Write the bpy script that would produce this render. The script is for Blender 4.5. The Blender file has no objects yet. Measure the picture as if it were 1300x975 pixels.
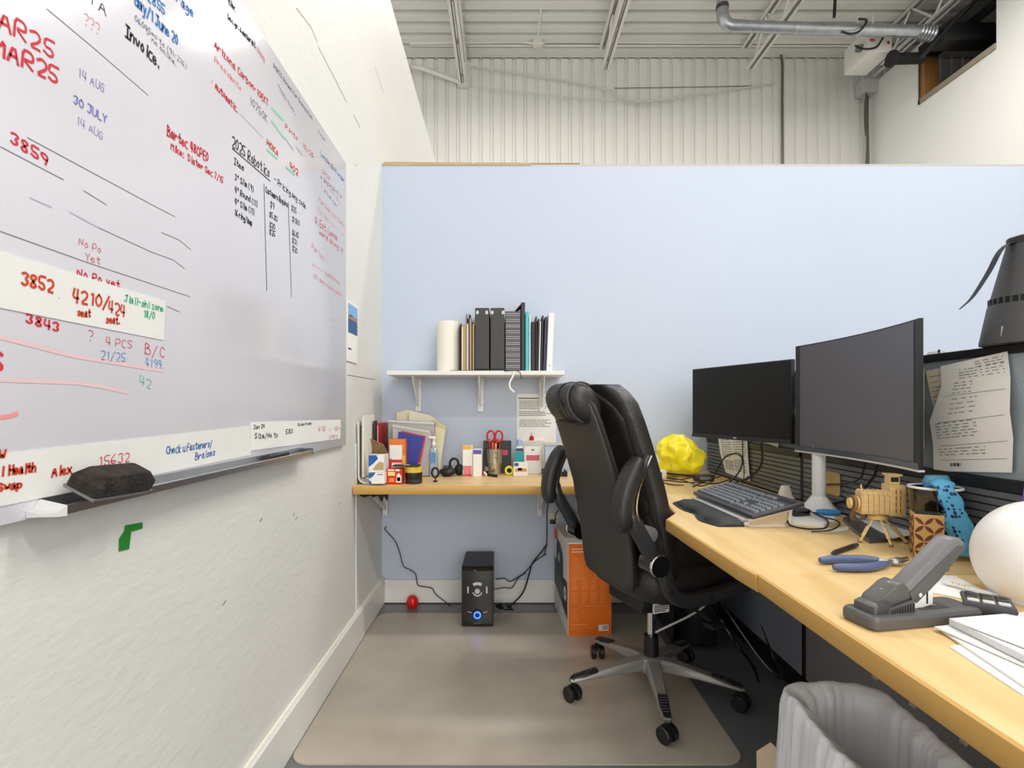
import bpy, bmesh, math, random
from mathutils import Vector, Matrix

SC = bpy.context.scene
COL = SC.collection
R = math.radians
rnd = random.Random(7)

# ------------------------------------------------------------------ camera
# eye 1.086 m above the floor, looking level along +Y; F is the focal length in pixels of a 1300 px wide picture
F, VX, VY, EYE = 685.0, 640.0, 517.0, 1.086
cam_d = bpy.data.cameras.new('camera')
cam_d.sensor_width = 36.0
cam_d.lens = 36.0 * F / 1300.0
cam_d.shift_x = (650.0 - VX) / 1300.0
cam_d.shift_y = (VY - 487.5) / 1300.0
cam_d.clip_start = 0.02
cam = bpy.data.objects.new('camera', cam_d)
cam.location = (0, 0, EYE)
cam.rotation_euler = (R(90), 0, 0)
COL.objects.link(cam)
SC.camera = cam

# ------------------------------------------------------------------ world, lamps, exposure
w = bpy.data.worlds.new('world')
SC.world = w
w.use_nodes = True
bg = w.node_tree.nodes['Background']
bg.inputs[0].default_value = (1.0, 0.985, 0.96, 1)
bg.inputs[1].default_value = 0.9

def area(name, loc, sx, sy, watts, col=(1, .97, .93), rot=(0, 0, 0)):
    d = bpy.data.lights.new(name, 'AREA')
    d.shape = 'RECTANGLE'; d.size = sx; d.size_y = sy; d.energy = watts; d.color = col
    o = bpy.data.objects.new(name, d); o.location = loc; o.rotation_euler = rot
    COL.objects.link(o)
    return o
# rows of ceiling strip lights of the hall (all above or behind the frame)
area('strip_light', (2.9, 4.4, 5.25), 2.4, 0.3, 85)
area('strip_light', (2.6, 1.4, 5.25), 2.4, 0.3, 105)
area('strip_light', (2.4, -1.8, 5.25), 2.4, 0.3, 120)
area('strip_light', (-0.1, 5.4, 5.3), 2.4, 0.3, 45)
# soft fill light added well behind the camera to brighten the low fronts
area('front_fill', (1.0, -3.4, 1.9), 3.6, 2.8, 125, (1, .98, .96), (R(90), 0, R(10)))
SC.view_settings.view_transform = 'Standard'
SC.view_settings.look = 'None'
SC.view_settings.exposure = 0.05
SC.view_settings.gamma = 1.0
SC.view_settings.use_curve_mapping = False
SC.cycles.use_denoising = True
SC.cycles.max_bounces = 8

# ------------------------------------------------------------------ helpers
def P(px, py, Y):                      # photograph measurement -> point at depth Y
    return Vector(((px - VX) / F * Y, Y, EYE - (py - VY) / F * Y))
def onz(px, py, z):                    # ... -> point on the level z
    return P(px, py, (EYE - z) * F / (py - VY))
def onx(px, py, x):                    # ... -> point on the plane X = x
    return P(px, py, x * F / (px - VX))
DZ = 0.733                             # worktop height
def spot(x0, x1, yb, yt, zb=DZ):       # front face of a thing standing on level zb: (x, y, width, height)
    Y = (EYE - zb) * F / (yb - VY); s = Y / F
    return ((x0 + x1) / 2 - VX) * s, Y, (x1 - x0) * s, (yb - yt) * s

def lin(c):
    return tuple(((v / 255) / 12.92 if v / 255 <= .04045 else ((v / 255 + .055) / 1.055) ** 2.4) for v in c) + (1,)

_m = {}
def mat(key, rgb, rough=.5, metal=0., spec=.5, coat=0., bump=0., bscale=60., var=0., vscale=6., stretch=(1, 1, 1),
        emit=0., alpha=1., trans=0., rgb2=None, sheen=0., detail=6.):
    if key in _m: return _m[key]
    m = bpy.data.materials.new(key); m.use_nodes = True
    nt = m.node_tree; b = nt.nodes['Principled BSDF']; L = nt.links
    b.inputs['Base Color'].default_value = lin(rgb)
    b.inputs['Roughness'].default_value = rough
    b.inputs['Metallic'].default_value = metal
    b.inputs['Specular IOR Level'].default_value = spec
    b.inputs['Coat Weight'].default_value = coat
    b.inputs['Coat Roughness'].default_value = .08
    b.inputs['Alpha'].default_value = alpha
    b.inputs['Transmission Weight'].default_value = trans
    b.inputs['Sheen Weight'].default_value = sheen
    if emit:
        b.inputs['Emission Color'].default_value = lin(rgb); b.inputs['Emission Strength'].default_value = emit
    if var or bump:
        tc = nt.nodes.new('ShaderNodeTexCoord'); mp = nt.nodes.new('ShaderNodeMapping')
        mp.inputs['Scale'].default_value = stretch
        L.new(tc.outputs['Object'], mp.inputs['Vector'])
    if var:
        n = nt.nodes.new('ShaderNodeTexNoise'); n.inputs['Scale'].default_value = vscale; n.inputs['Detail'].default_value = detail
        L.new(mp.outputs[0], n.inputs['Vector'])
        cr = nt.nodes.new('ShaderNodeValToRGB')
        c1 = lin(rgb); c2 = lin(rgb2) if rgb2 else tuple(v * (1 - var) for v in c1[:3]) + (1,)
        cr.color_ramp.elements[0].position = .34; cr.color_ramp.elements[0].color = c2
        cr.color_ramp.elements[1].position = .66; cr.color_ramp.elements[1].color = c1
        L.new(n.outputs['Fac'], cr.inputs['Fac']); L.new(cr.outputs[0], b.inputs['Base Color'])
    if bump:
        n2 = nt.nodes.new('ShaderNodeTexNoise'); n2.inputs['Scale'].default_value = bscale; n2.inputs['Detail'].default_value = 5
        L.new(mp.outputs[0], n2.inputs['Vector'])
        bp = nt.nodes.new('ShaderNodeBump'); bp.inputs['Strength'].default_value = bump; bp.inputs['Distance'].default_value = .01
        L.new(n2.outputs['Fac'], bp.inputs['Height']); L.new(bp.outputs[0], b.inputs['Normal'])
    _m[key] = m
    return m

class MB:
    """collects shapes, links them as ONE mesh object"""
    def __init__(s): s.bm = bmesh.new()
    def box(s, lo, hi, bevel=0, seg=2, M=None):
        lo, hi = Vector(lo), Vector(hi)
        g = bmesh.ops.create_cube(s.bm, size=1)
        vs = g['verts']
        for v in vs:
            v.co = Vector([(lo[i] + hi[i]) / 2 + v.co[i] * (hi[i] - lo[i]) for i in range(3)])
        if bevel:
            es = list({e for v in vs for e in v.link_edges})
            r = bmesh.ops.bevel(s.bm, geom=es, offset=bevel, segments=seg, affect='EDGES', profile=.5)
            vs = list({v for f in r['faces'] for v in f.verts} | {v for v in vs if v.is_valid})
        if M is not None:
            bmesh.ops.transform(s.bm, matrix=M, verts=[v for v in vs if v.is_valid])
        return s
    def loft(s, rings, caps=True, loop=True, closed=False):
        vv = [[s.bm.verts.new(p) for p in r] for r in rings]
        n = len(vv[0]); rr = len(vv)
        for i in range(rr if closed else rr - 1):
            a, b = vv[i], vv[(i + 1) % rr]
            for j in range(n if loop else n - 1):
                k = (j + 1) % n
                try: s.bm.faces.new((a[j], a[k], b[k], b[j]))
                except ValueError: pass
        if caps and loop and not closed:
            for r in (vv[0], vv[-1]):
                try: s.bm.faces.new(r)
                except ValueError: pass
        return s
    def tube(s, pts, r, n=8, closed=False, flat=None):
        pts = [Vector(p) for p in pts]; m = len(pts); rings = []
        up = None
        for i, p in enumerate(pts):
            a = pts[(i - 1) % m] if (closed or i) else p
            b = pts[(i + 1) % m] if (closed or i < m - 1) else p
            t = (b - a).normalized()
            if up is None:
                up = Vector((0, 0, 1)) if abs(t.z) < .9 else Vector((0, 1, 0))
            x = t.cross(up).normalized(); up = x.cross(t).normalized()
            ri = r[i] if isinstance(r, (list, tuple)) else r
            fa = flat or 1
            rings.append([p + x * math.cos(2 * math.pi * k / n) * ri + up * math.sin(2 * math.pi * k / n) * ri * fa for k in range(n)])
        return s.loft(rings, closed=closed)
    def cyl(s, a, b, r0, r1=None, n=20):
        return s.tube([a, b], [r0, r0 if r1 is None else r1], n)
    def lathe(s, prof, n=28, c=(0, 0, 0), M=None, caps=True):
        c = Vector(c)
        rings = [[Vector((r * math.cos(2 * math.pi * k / n), r * math.sin(2 * math.pi * k / n), z)) for k in range(n)] for r, z in prof]
        if M is not None: rings = [[M @ p for p in r] for r in rings]
        return s.loft([[p + c for p in r] for r in rings], caps=caps)
    def prism(s, poly, h, fr, off=0.):
        """polygon (u, v) on a frame, thickness h along its normal"""
        return s.loft([[fr(u, v, off) for u, v in poly], [fr(u, v, off + h) for u, v in poly]])
    def ribbon(s, pts, wd, fr, off=.0008):
        """flat pen stroke on a frame"""
        pts = [Vector((p[0], p[1])) for p in pts]
        q = [pts[0]]
        for p in pts[1:]:
            if (p - q[-1]).length > 1e-5: q.append(p)
        if len(q) < 2: q = [q[0], q[0] + Vector((wd * .6, 0))]
        L, Rr = [], []
        for i, p in enumerate(q):
            t = ((q[i + 1] if i < len(q) - 1 else p) - (q[i - 1] if i else p)).normalized()
            nn = Vector((-t.y, t.x)) * wd / 2
            ext = t * wd * .3 * (-1 if i == 0 else 1 if i == len(q) - 1 else 0)
            L.append(p + nn + ext); Rr.append(p - nn + ext)
        a = [s.bm.verts.new(fr(p.x, p.y, off)) for p in L]; b = [s.bm.verts.new(fr(p.x, p.y, off)) for p in Rr]
        for i in range(len(q) - 1): s.bm.faces.new((a[i], b[i], b[i + 1], a[i + 1]))
        return s
    def ball(s, c, r, sub=3):
        r = r if isinstance(r, (tuple, list)) else (r, r, r)
        g = bmesh.ops.create_icosphere(s.bm, subdivisions=sub, radius=1)
        for v in g['verts']: v.co = Vector(c) + Vector((v.co.x * r[0], v.co.y * r[1], v.co.z * r[2]))
        return s
    def plate(s, pts, h, up=None):
        """thin sheet through world points, thickness h along its normal"""
        pts = [Vector(p) for p in pts]
        n = up or (pts[1] - pts[0]).cross(pts[2] - pts[0]).normalized()
        return s.loft([pts, [p + Vector(n) * h for p in pts]])

def obj(name, mb, m, parent=None, smooth=True, loc=None, rot=None, angle=38):
    me = bpy.data.meshes.new(name)
    bmesh.ops.recalc_face_normals(mb.bm, faces=mb.bm.faces)
    mb.bm.to_mesh(me); mb.bm.free()
    if m: me.materials.append(m)
    if smooth:
        me.shade_smooth(); me.set_sharp_from_angle(angle=R(angle))
    o = bpy.data.objects.new(name, me); COL.objects.link(o)
    if parent: o.parent = parent
    if loc is not None: o.location = loc
    if rot is not None: o.rotation_euler = rot
    return o
def flatobj(name, mb, m, parent=None):       # open sheets: keep normals
    me = bpy.data.meshes.new(name); mb.bm.to_mesh(me); mb.bm.free(); me.materials.append(m)
    o = bpy.data.objects.new(name, me); COL.objects.link(o)
    if parent: o.parent = parent
    return o
def tag(o, label, cat, group=None, kind=None):
    o['label'] = label; o['category'] = cat
    if group: o['group'] = group
    if kind: o['kind'] = kind
    return o
def thing(name, label, cat, loc=(0, 0, 0), rz=0., group=None):
    o = bpy.data.objects.new(name, None); COL.objects.link(o)
    o.location = loc; o.rotation_euler = (0, 0, rz); o.empty_display_size = .05
    return tag(o, label, cat, group)
def struct(name, mb, m, parent=None, smooth=False):
    o = obj(name, mb, m, parent, smooth)
    if not parent: o['kind'] = 'structure'
    return o
def inst(src, parent=None, loc=None, rot=None, scale=None):
    o = src.copy(); COL.objects.link(o)
    if parent: o.parent = parent
    if loc is not None: o.location = loc
    if rot is not None: o.rotation_euler = rot
    if scale is not None: o.scale = scale
    return o
def curve(pts, k=6):                    # smooth path through points (Catmull-Rom)
    pts = [Vector(p) for p in pts]; out = []
    q = [pts[0] * 2 - pts[1]] + pts + [pts[-1] * 2 - pts[-2]]
    for i in range(1, len(q) - 2):
        a, b, c, d = q[i - 1:i + 3]
        for j in range(k):
            t = j / k
            out.append(.5 * ((2 * b) + (c - a) * t + (2 * a - 5 * b + 4 * c - d) * t * t + (3 * b - a - 3 * c + d) * t ** 3))
    return out + [pts[-1]]
def frame(o, ux, uy, n):
    o, ux, uy, n = Vector(o), Vector(ux), Vector(uy), Vector(n)
    return lambda u, v, h=0.: o + ux * u + uy * v + n * h
def rectpoly(u0, v0, u1, v1): return [(u0, v0), (u1, v0), (u1, v1), (u0, v1)]
def greek(fr, u0, v0, u1, v1, rows, h, seed=1, gap=.3, off=.0007, mn=.02, mx=.09):
    """rows of tiny printed dashes, too small to read"""
    r = random.Random(seed); mb = MB()
    for i in range(rows):
        v = v1 - (v1 - v0) * (i + .5) / rows; u = u0
        end = u0 + (u1 - u0) * (1 - r.random() * gap)
        while u < end:
            l = (u1 - u0) * (mn + r.random() * (mx - mn)); l = min(l, end - u)
            mb.ribbon([(u, v), (u + l, v)], h, fr, off); u += l + (u1 - u0) * (.012 + .02 * r.random())
    return mb

# ------------------------------------------------------------------ stroke font for handwriting and print
# points are two digits: x 0-5, y 0-8 (baseline 2, capitals reach 8); strokes split by '|'
GL = {
'A': '02 28 42|14 34', 'B': '02 08|08 37 36 05 35 44 43 32 02', 'C': '47 28 17 05 13 32 43', 'D': '02 08 27 46 44 22 02',
'E': '48 08 02 42|05 35', 'F': '48 08 02|05 35', 'G': '47 28 06 04 12 32 44 25', 'H': '02 08|42 48|05 45', 'I': '08 48|28 22|02 42',
'J': '08 48|38 33 12 03', 'K': '02 08|48 05 42', 'L': '08 02 42', 'M': '02 08 25 48 42', 'N': '02 08 42 48', 'O': '28 06 04 22 44 46 28',
'P': '02 08 38 47 45 04', 'Q': '28 06 04 22 44 46 28|24 42', 'R': '02 08 38 47 45 05 42', 'S': '47 28 07 06 44 43 22 03', 'T': '08 48|28 22',
'U': '08 03 22 43 48', 'V': '08 22 48', 'W': '08 12 26 32 48', 'X': '08 42|02 48', 'Y': '08 25 48|25 22', 'Z': '08 48 02 42',
'0': '28 06 04 22 44 46 28', '1': '17 28 22', '2': '07 28 47 45 02 42', '3': '07 28 47 25 44 22 03', '4': '18 04 44|38 32',
'5': '48 08 05 35 43 22 03', '6': '38 05 03 22 43 34 04', '7': '08 48 12', '8': '25 07 28 47 25 03 22 43 25', '9': '45 25 07 28 47 45 32',
'a': '36 16 03 12 33 36 33 42', 'b': '08 02|05 26 44 32 02', 'c': '46 16 04 12 42', 'd': '48 42|45 26 04 12 43', 'e': '04 44 26 05 03 22 43',
'f': '48 28 27 22|06 36', 'g': '45 26 04 23 45 41 20 01', 'h': '08 02|04 26 45 42', 'i': '26 22|28 27', 'j': '26 21 00|28 27', 'k': '08 02|46 04 42',
'l': '28 22', 'm': '02 06 15 26 22|25 46 42', 'n': '02 06|04 26 45 42', 'o': '26 04 22 44 26', 'p': '06 00|05 26 44 22 03', 'q': '45 26 04 22 44|46 40',
'r': '02 06|04 26 45', 's': '45 26 05 43 22 03', 't': '28 23 32 43|06 46', 'u': '06 03 22 43|46 42', 'v': '06 22 46', 'w': '06 12 25 32 46',
'x': '06 42|02 46', 'y': '06 23|46 20 00', 'z': '06 46 02 42', '.': '12 13', ',': '13 01', '-': '05 35', '/': '01 48', '?': '07 28 47 45 24|22 21',
'(': '38 16 13 31', ')': '18 36 33 11', '$': '47 28 06 44 22 03|28 21', ':': '12 13|15 16', '"': '18 16|38 36', '=': '04 44|06 46', '&': '42 07 28 36 04 12 44',
"'": '28 26', '#': '12 18|32 38|04 44|06 46', '~': '05 16 24 45'}
NARROW = {'I': 5, 'i': 3.4, 'l': 3.4, '1': 4, '.': 2.6, ',': 2.6, ' ': 3, "'": 3}
def strokes(text):
    out, x = [], 0.
    for ch in text:
        if ch in GL:
            for st in GL[ch].split('|'):
                out.append([(x + int(p[0]), int(p[1]) - 2) for p in st.split()])
        x += NARROW.get(ch, 5.6)
    return out, max(x - 1.4, 1)
def chaikin(p):
    if len(p) < 3: return p
    o = [p[0]]
    for a, b in zip(p, p[1:]):
        o += [(a[0] * .78 + b[0] * .22, a[1] * .78 + b[1] * .22), (a[0] * .22 + b[0] * .78, a[1] * .22 + b[1] * .78)]
    return o + [p[-1]]
def pen(mb, fr, text, u0, v0, u1, v1, h, wd, seed=0, slant=.12, smooth=True, off=.0008):
    """writes text along the baseline (u0,v0)-(u1,v1), capital height h, pen width wd"""
    st, wid = strokes(text); r = random.Random(seed + len(text) * 7)
    sx, sl = (u1 - u0) / wid, (v1 - v0) / max(abs(u1 - u0), 1e-6)
    for p in st:
        j = (r.uniform(-.3, .3), r.uniform(-.25, .25))
        q = [(x + j[0] + r.uniform(-.18, .18), y + j[1] + r.uniform(-.18, .18)) for x, y in p]
        if smooth: q = chaikin(q)
        mb.ribbon([(u0 + x * sx + slant * y * h / 6 * .6, v0 + x * sx * sl + y * h / 6) for x, y in q], wd, fr, off)
    return mb

# ------------------------------------------------------------------ materials
M_wall = mat('white_wall_paint', (226, 225, 220), .55, bump=.2, bscale=20, stretch=(1, 1.0, 2.4), var=.03, vscale=2.2)
M_blue = mat('pale_blue_wall_paint', (191, 201, 217), .6, bump=.06, bscale=40, var=.025, vscale=1.5)
M_white = mat('white_gloss_paint', (228, 227, 222), .4)
M_steel = mat('cream_painted_steel', (226, 224, 217), .5, var=.05, vscale=1.2)
M_steel2 = mat('cream_joist_paint', (224, 221, 212), .5)
M_dark = mat('dark_void_paint', (30, 30, 30), .7)
M_floor = mat('grey_sealed_concrete', (112, 114, 117), .32, var=.12, vscale=2.5, bump=.03, bscale=30)
M_wood = mat('honey_maple_laminate', (232, 203, 148), .38, var=.1, vscale=4.5, stretch=(6, .7, 4), rgb2=(220, 183, 120), detail=8)
M_wood2 = mat('honey_maple_laminate_cross', (232, 203, 148), .38, var=.1, vscale=4.5, stretch=(.7, 6, 4), rgb2=(220, 183, 120), detail=8)
M_edge = mat('honey_edge_band', (205, 160, 84), .4, var=.08, vscale=8, stretch=(1, .5, 6))
M_pine = mat('raw_pine', (196, 168, 128), .7, var=.2, vscale=12, stretch=(.6, 6, 6))
M_black = mat('black_plastic', (22, 22, 23), .45)
M_blackg = mat('black_gloss_plastic', (12, 12, 13), .12, coat=.6)
M_blackm = mat('black_matte', (17, 17, 17), .75)
M_char = mat('charcoal_plastic', (62, 62, 64), .5)
M_grey = mat('mid_grey_plastic', (118, 118, 118), .45)
M_lgrey = mat('light_grey_plastic', (196, 196, 194), .45)
M_chrome = mat('polished_chrome', (225, 225, 225), .12, 1)
M_alu = mat('satin_aluminium', (196, 198, 200), .32, 1)
M_galv = mat('galvanised_steel', (188, 192, 196), .34, .9, var=.2, vscale=14)
M_paper = mat('white_paper', (236, 235, 230), .7)
M_paper2 = mat('cream_paper', (226, 213, 184), .75)
M_manila = mat('manila_card', (214, 190, 140), .7, var=.06, vscale=20)
M_card = mat('brown_cardboard', (142, 114, 74), .8, var=.08, vscale=30)
M_white_p = mat('white_plastic', (232, 232, 230), .35)
M_red = mat('red_plastic', (196, 26, 28), .35)
M_ink = mat('black_print', (30, 30, 32), .7)
M_inkg = mat('grey_print', (120, 120, 122), .7)

# ------------------------------------------------------------------ room shell
XL, YB = -0.679, 3.0                     # left wall face, blue wall face
m = MB(); m.box((-3.2, -4, -.06), (9.6, 8, 0)); struct('floor', m, M_floor)
m = MB(); m.box((XL - .12, -1.6, 0), (XL, 7.3, 3.515)); wl = struct('wall_left', m, M_wall)
m = MB(); m.box((XL, YB, 0), (5.0, YB + .12, 2.43)); wb_ = struct('wall_back', m, M_blue)
m = MB(); m.box((XL, YB - .004, 2.430), (.15, YB + .126, 2.440)); struct('trim_1', m, M_pine)
m = MB(); m.box((.15, YB - .001, 2.430), (5.0, YB + .126, 2.437)); struct('trim_8', m, mat('plaster_edge', (196, 188, 172), .7))
m = MB()
for a, b, z in ((.0, .5, .010), (.5, 1.1, .006)):
    m.loft([[(XL + .01 + a, YB - .002, 2.440), (XL + b, YB - .002, 2.440), (XL + b, YB - .002, 2.440 + z * .6), (XL + .01 + a, YB - .002, 2.440 + z)],
            [(XL + .01 + a, YB + .1, 2.440), (XL + b, YB + .1, 2.440), (XL + b, YB + .1, 2.440 + z * .6), (XL + .01 + a, YB + .1, 2.440 + z)]])
struct('trim_2', m, M_pine)
m = MB(); m.box((XL, -1.4, 0), (XL + .018, YB, .142), .004); struct('baseboard_left', m, M_white)
m = MB(); m.box((XL + .018, YB - .018, 0), (1.05, YB, .131), .003); struct('baseboard_back', m, M_white)
m = MB(); m.box((XL + .018, YB - .019, 0), (1.05, YB - .017, .006)); struct('trim_3', m, M_black)
m = MB(); m.box((XL, 2.47, .142), (XL + .003, 2.478, .92)); struct('trim_4', m, M_white)
# caulk bead on top of the left baseboard
m = MB(); m.tube([(XL + .006, -1.4, .146), (XL + .006, YB, .146)], .007, 6); struct('trim_5', m, mat('cream_caulk', (236, 233, 220), .5))
# hairline cracks near the top of the left wall
m = MB(); fl = frame((XL, 0, 0), (0, 1, 0), (0, 0, 1), (1, 0, 0))
for pts in ([(376, 10), (395, 35), (402, 52)], [(404, 60), (424, 98), (440, 130)], [(449, 146), (457, 162)], [(476, 85), (487, 118)], [(441, 476), (476, 482)]):
    ribb = [onx(x, y, XL) for x, y in pts]; m.ribbon([(p.y, p.z) for p in ribb], .0028, fl, .0006)
o = obj('crack', m, mat('dark_crack', (96, 92, 84), .9), wl, False)
# dents in the plaster
m = MB()
for x, y in ((375, 660), (283, 768), (430, 641), (330, 662), (452, 210), (372, 655)):
    p = onx(x, y, XL); m.ribbon([(p.y, p.z), (p.y + .012, p.z + .006)], .004, fl, .0006)
obj('dent', m, mat('dent_shadow', (120, 118, 112), .9), wl, False)

# far hall wall: ribbed steel liner, every rib its own sheet
YF, ZC = 7.4, 5.88
m = MB(); m.box((-3.2, YF + .03, 0), (9.6, YF + .1, 6.2)); wf = struct('wall_far', m, M_steel)
def rib_mesh():
    pr = [(0, 0), (.098, 0), (.106, .022), (.144, .022), (.152, 0)]
    m = MB()
    m.loft([[(x, y, 0) for x, y in pr] + [(.152, .028, 0), (0, .028, 0)], [(x, y, 3.9) for x, y in pr] + [(.152, .028, 3.9), (0, .028, 3.9)]])
    m.ball((.05, -.001, 2.56), .007, 1)
    return m
src = None
for i in range(70):
    x = -2.6 + i * .1535
    if src is None:
        src = obj('panel', rib_mesh(), M_steel, wf, False); src.location = (x, YF, 1.98)
    else: inst(src, wf, (x, YF, 1.98))
m = MB()
for i in range(70): m.box((-2.6 + i * .1535 + .004, YF - .006, ZC - .012), (-2.6 + i * .1535 + .112, YF - .002, ZC + .002))
obj('rib_gap_shade', m, mat('gap_shade_dark', (88, 84, 74), .8), wf, False)  # flat bars painted dark for the shaded gaps at the rib tops
# roof deck: every flute its own sheet
m = MB(); m.box((-3.2, -4, ZC + .09), (9.6, YF + .1, ZC + .15)); ce = struct('ceiling', m, M_steel)
def flute_mesh():
    pr = [(0, .0), (.105, 0), (.125, .075), (.18, .075), (.2, 0)]
    m = MB(); m.loft([[(0, y, z) for y, z in pr] + [(0, .2, .085), (0, 0, .085)], [(11.6, y, z) for y, z in pr] + [(11.6, .2, .085), (11.6, 0, .085)]])
    return m
src = None
for i in range(18):
    if src is None: src = obj('deck_panel', flute_mesh(), M_steel, ce, False); src.location = (-2.6, 3.6 + i * .2, ZC)
    else: inst(src, ce, (-2.6, 3.6 + i * .2, ZC))
m = MB(); m.box((-2.6, 7.2, ZC - .004), (9, YF - .001, ZC + .02)); struct('trim_6', m, M_steel)

# right mezzanine wall with its framed opening
XR = 5.0
m = MB()
m.box((XR, 6.46, 0), (XR + .14, YF, 5.46)); m.box((XR, 5.48, 0), (XR + .14, 6.46, 4.745)); m.box((XR, 2.0, 0), (XR + .14, 5.48, 5.87))
struct('wall_right', m, mat('white_mezzanine_paint', (232, 231, 226), .6))
w1 = thing('window_1', 'dark interior window opening high in the white mezzanine wall', 'window', (XR, 5.97, 4.745))
w1['kind'] = 'structure'
def lp(o, x, y, z): return (x - o.location.x, y - o.location.y, z - o.location.z)
m = MB(); m.box(lp(w1, XR - .02, 5.48, 4.725), lp(w1, XR + .16, 6.5, 4.785), .004); obj('sill', m, mat('taupe_sill', (150, 138, 122), .6), w1)
m = MB(); m.box(lp(w1, XR - .012, 6.40, 4.785), lp(w1, XR + .15, 6.47, 5.30), .003); obj('jamb', m, mat('brown_stained_jamb', (150, 104, 52), .55, var=.2, vscale=10, stretch=(8, 8, 1)), w1)
m = MB(); m.box(lp(w1, XR - .02, 6.465, 4.725), lp(w1, XR + .14, 6.49, 5.36), .002); obj('casing', m, mat('dark_brown_casing', (70, 56, 44), .6), w1)
m = MB(); m.box((XR - .01, 5.4, 5.25), (XR + .14, 6.5, 5.42)); struct('trim_7', m, mat('black_lintel', (26, 25, 25), .6))
m = MB(); m.box((XR + .14, 3.1, 4.5), (9.4, 7.4, 4.6)); m.box((9.3, 3.1, 4.6), (9.4, 7.4, 5.9)); m.box((XR + .14, 4.6, 4.6), (9.3, 4.7, 5.9)); struct('wall_light_block', m, mat('light_block_dark', (70, 66, 60), .8))  # unseen walls and slab added to keep the space behind the opening dark

# ------------------------------------------------------------------ roof joists
def joist(x, yend, label, drop=True):
    t = thing('roof_joist', label, 'joist', (x, yend, 5.46), 0, 'white open web roof joists')
    ln = yend - 3.4
    for nm, z0, z1, ex in (('bottom_chord', 0, .05, 0), ('top_chord', .36, .41, -.14)):
        m = MB()
        for s in (-1, 1):
            m.box((s * .012 if s > 0 else -.055, -ln, z0), (.055 if s > 0 else -.012, -ex, z0 + .008))
            m.box((s * .012 if s > 0 else -.019, -ln, z0), (.019 if s > 0 else -.012, -ex, z1))
        obj(nm, m, M_steel2, t, False)
    y = -.12; k = 0; n = .34
    while y > -ln + n:
        a, b = ((0, y, .03), (0, y - n, .39)) if k % 2 == 0 else ((0, y, .39), (0, y - n, .03))
        m = MB(); m.cyl(a, b, .013, n=8); obj('web_rod', m, M_steel2, t)
        y -= n; k += 1
    if drop:
        m = MB(); m.box((-.07, -.04, -.012), (.07, .05, 0)); obj('end_plate', m, M_steel2, t, False)
    return t
joist(-.56, 7.32, 'leftmost white steel roof joist ending in a small plate on the ribbed wall')
joist(1.31, 7.0, 'second white roof joist from the left, above the middle of the blue wall', False)
joist(3.18, 6.98, 'white roof joist crossed by the silver flue pipe', False)
joist(4.86, 6.9, 'rightmost roof joist running beside the top of the mezzanine wall', False)

def wire(name, label, cat, pts, r, m_, n=6, group=None, k=6):
    mb = MB(); mb.tube(curve(pts, k), r, n); o = obj(name, mb, m_); return tag(o, label, cat, group)
# flue pipe: rises at the left, elbow, long run to the right
t = thing('flue_pipe', 'silver galvanised flue pipe with an elbow hung below the roof joists', 'pipe', P(917, 30, 5.95))
lo = t.location
def L3(p): return Vector(p) - lo
e0, e1, e2 = P(916, -60, 5.95), P(917, 8, 5.95), P(1184, 41, 5.95)
m = MB(); m.tube([L3(e0), L3(e1)], .062, 18); obj('riser', m, M_galv, t)
m = MB(); m.tube([L3(p) for p in curve([P(917, 8, 5.95), P(918, 22, 5.95), P(926, 32, 5.95), P(944, 33.5, 5.95)], 5)], .064, 18); obj('elbow', m, M_galv, t)
m = MB(); m.tube([L3(P(944, 33.5, 5.95)), L3(P(1166, 40, 5.95))], .06, 18); obj('run', m, M_galv, t)
for px in (917,): 
    m = MB(); m.cyl(L3(P(px, 7, 5.95)), L3(P(px, 12, 5.95)), .068, n=18); obj('joint_band', m, M_char, t)
for q in (1008, 1088):
    m = MB(); m.cyl(L3(P(q, 35.6 + (q - 1008) * .03, 5.95)), L3(P(q + 3, 35.7 + (q - 1008) * .03, 5.95)), .063, n=18); obj('seam_ring', m, M_alu, t)
pts = [P(1166 + i * 2, 40 + i * .35, 5.95) for i in range(11)]
m = MB(); m.tube([L3(p) for p in pts], [.07 + .008 * (i % 2) for i in range(11)], 18); obj('flexible_collar', m, M_galv, t)
t = thing('black_duct', 'black square duct carrying the flue into the mezzanine opening', 'duct', P(1190, 50, 5.95))
lo = t.location
m = MB(); a, b = L3(P(1190, 58, 5.95)), L3(P(1190, 36, 5.95)); m.box((a.x, -.1, a.z), (a.x + 1.9, .1, b.z), .01); obj('body', m, M_black, t)
m = MB(); m.cyl((a.x - .02, .18, a.z - .02), (a.x - .36, .18, a.z - .03), .06, .06, 18); m.cyl((a.x - .36, .18, a.z - .03), (a.x - .40, .18, a.z - .03), .09, .085, 18); obj('round_inlet', m, M_blackm, t)
tag(obj('hanger_bar', MB().tube([P(1171, 72, 5.65), P(1206, 34, 5.65), P(1250, -12, 5.65)], .02, 4), M_black), 'black diagonal steel hanger bar in front of the duct', 'bar')
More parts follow.
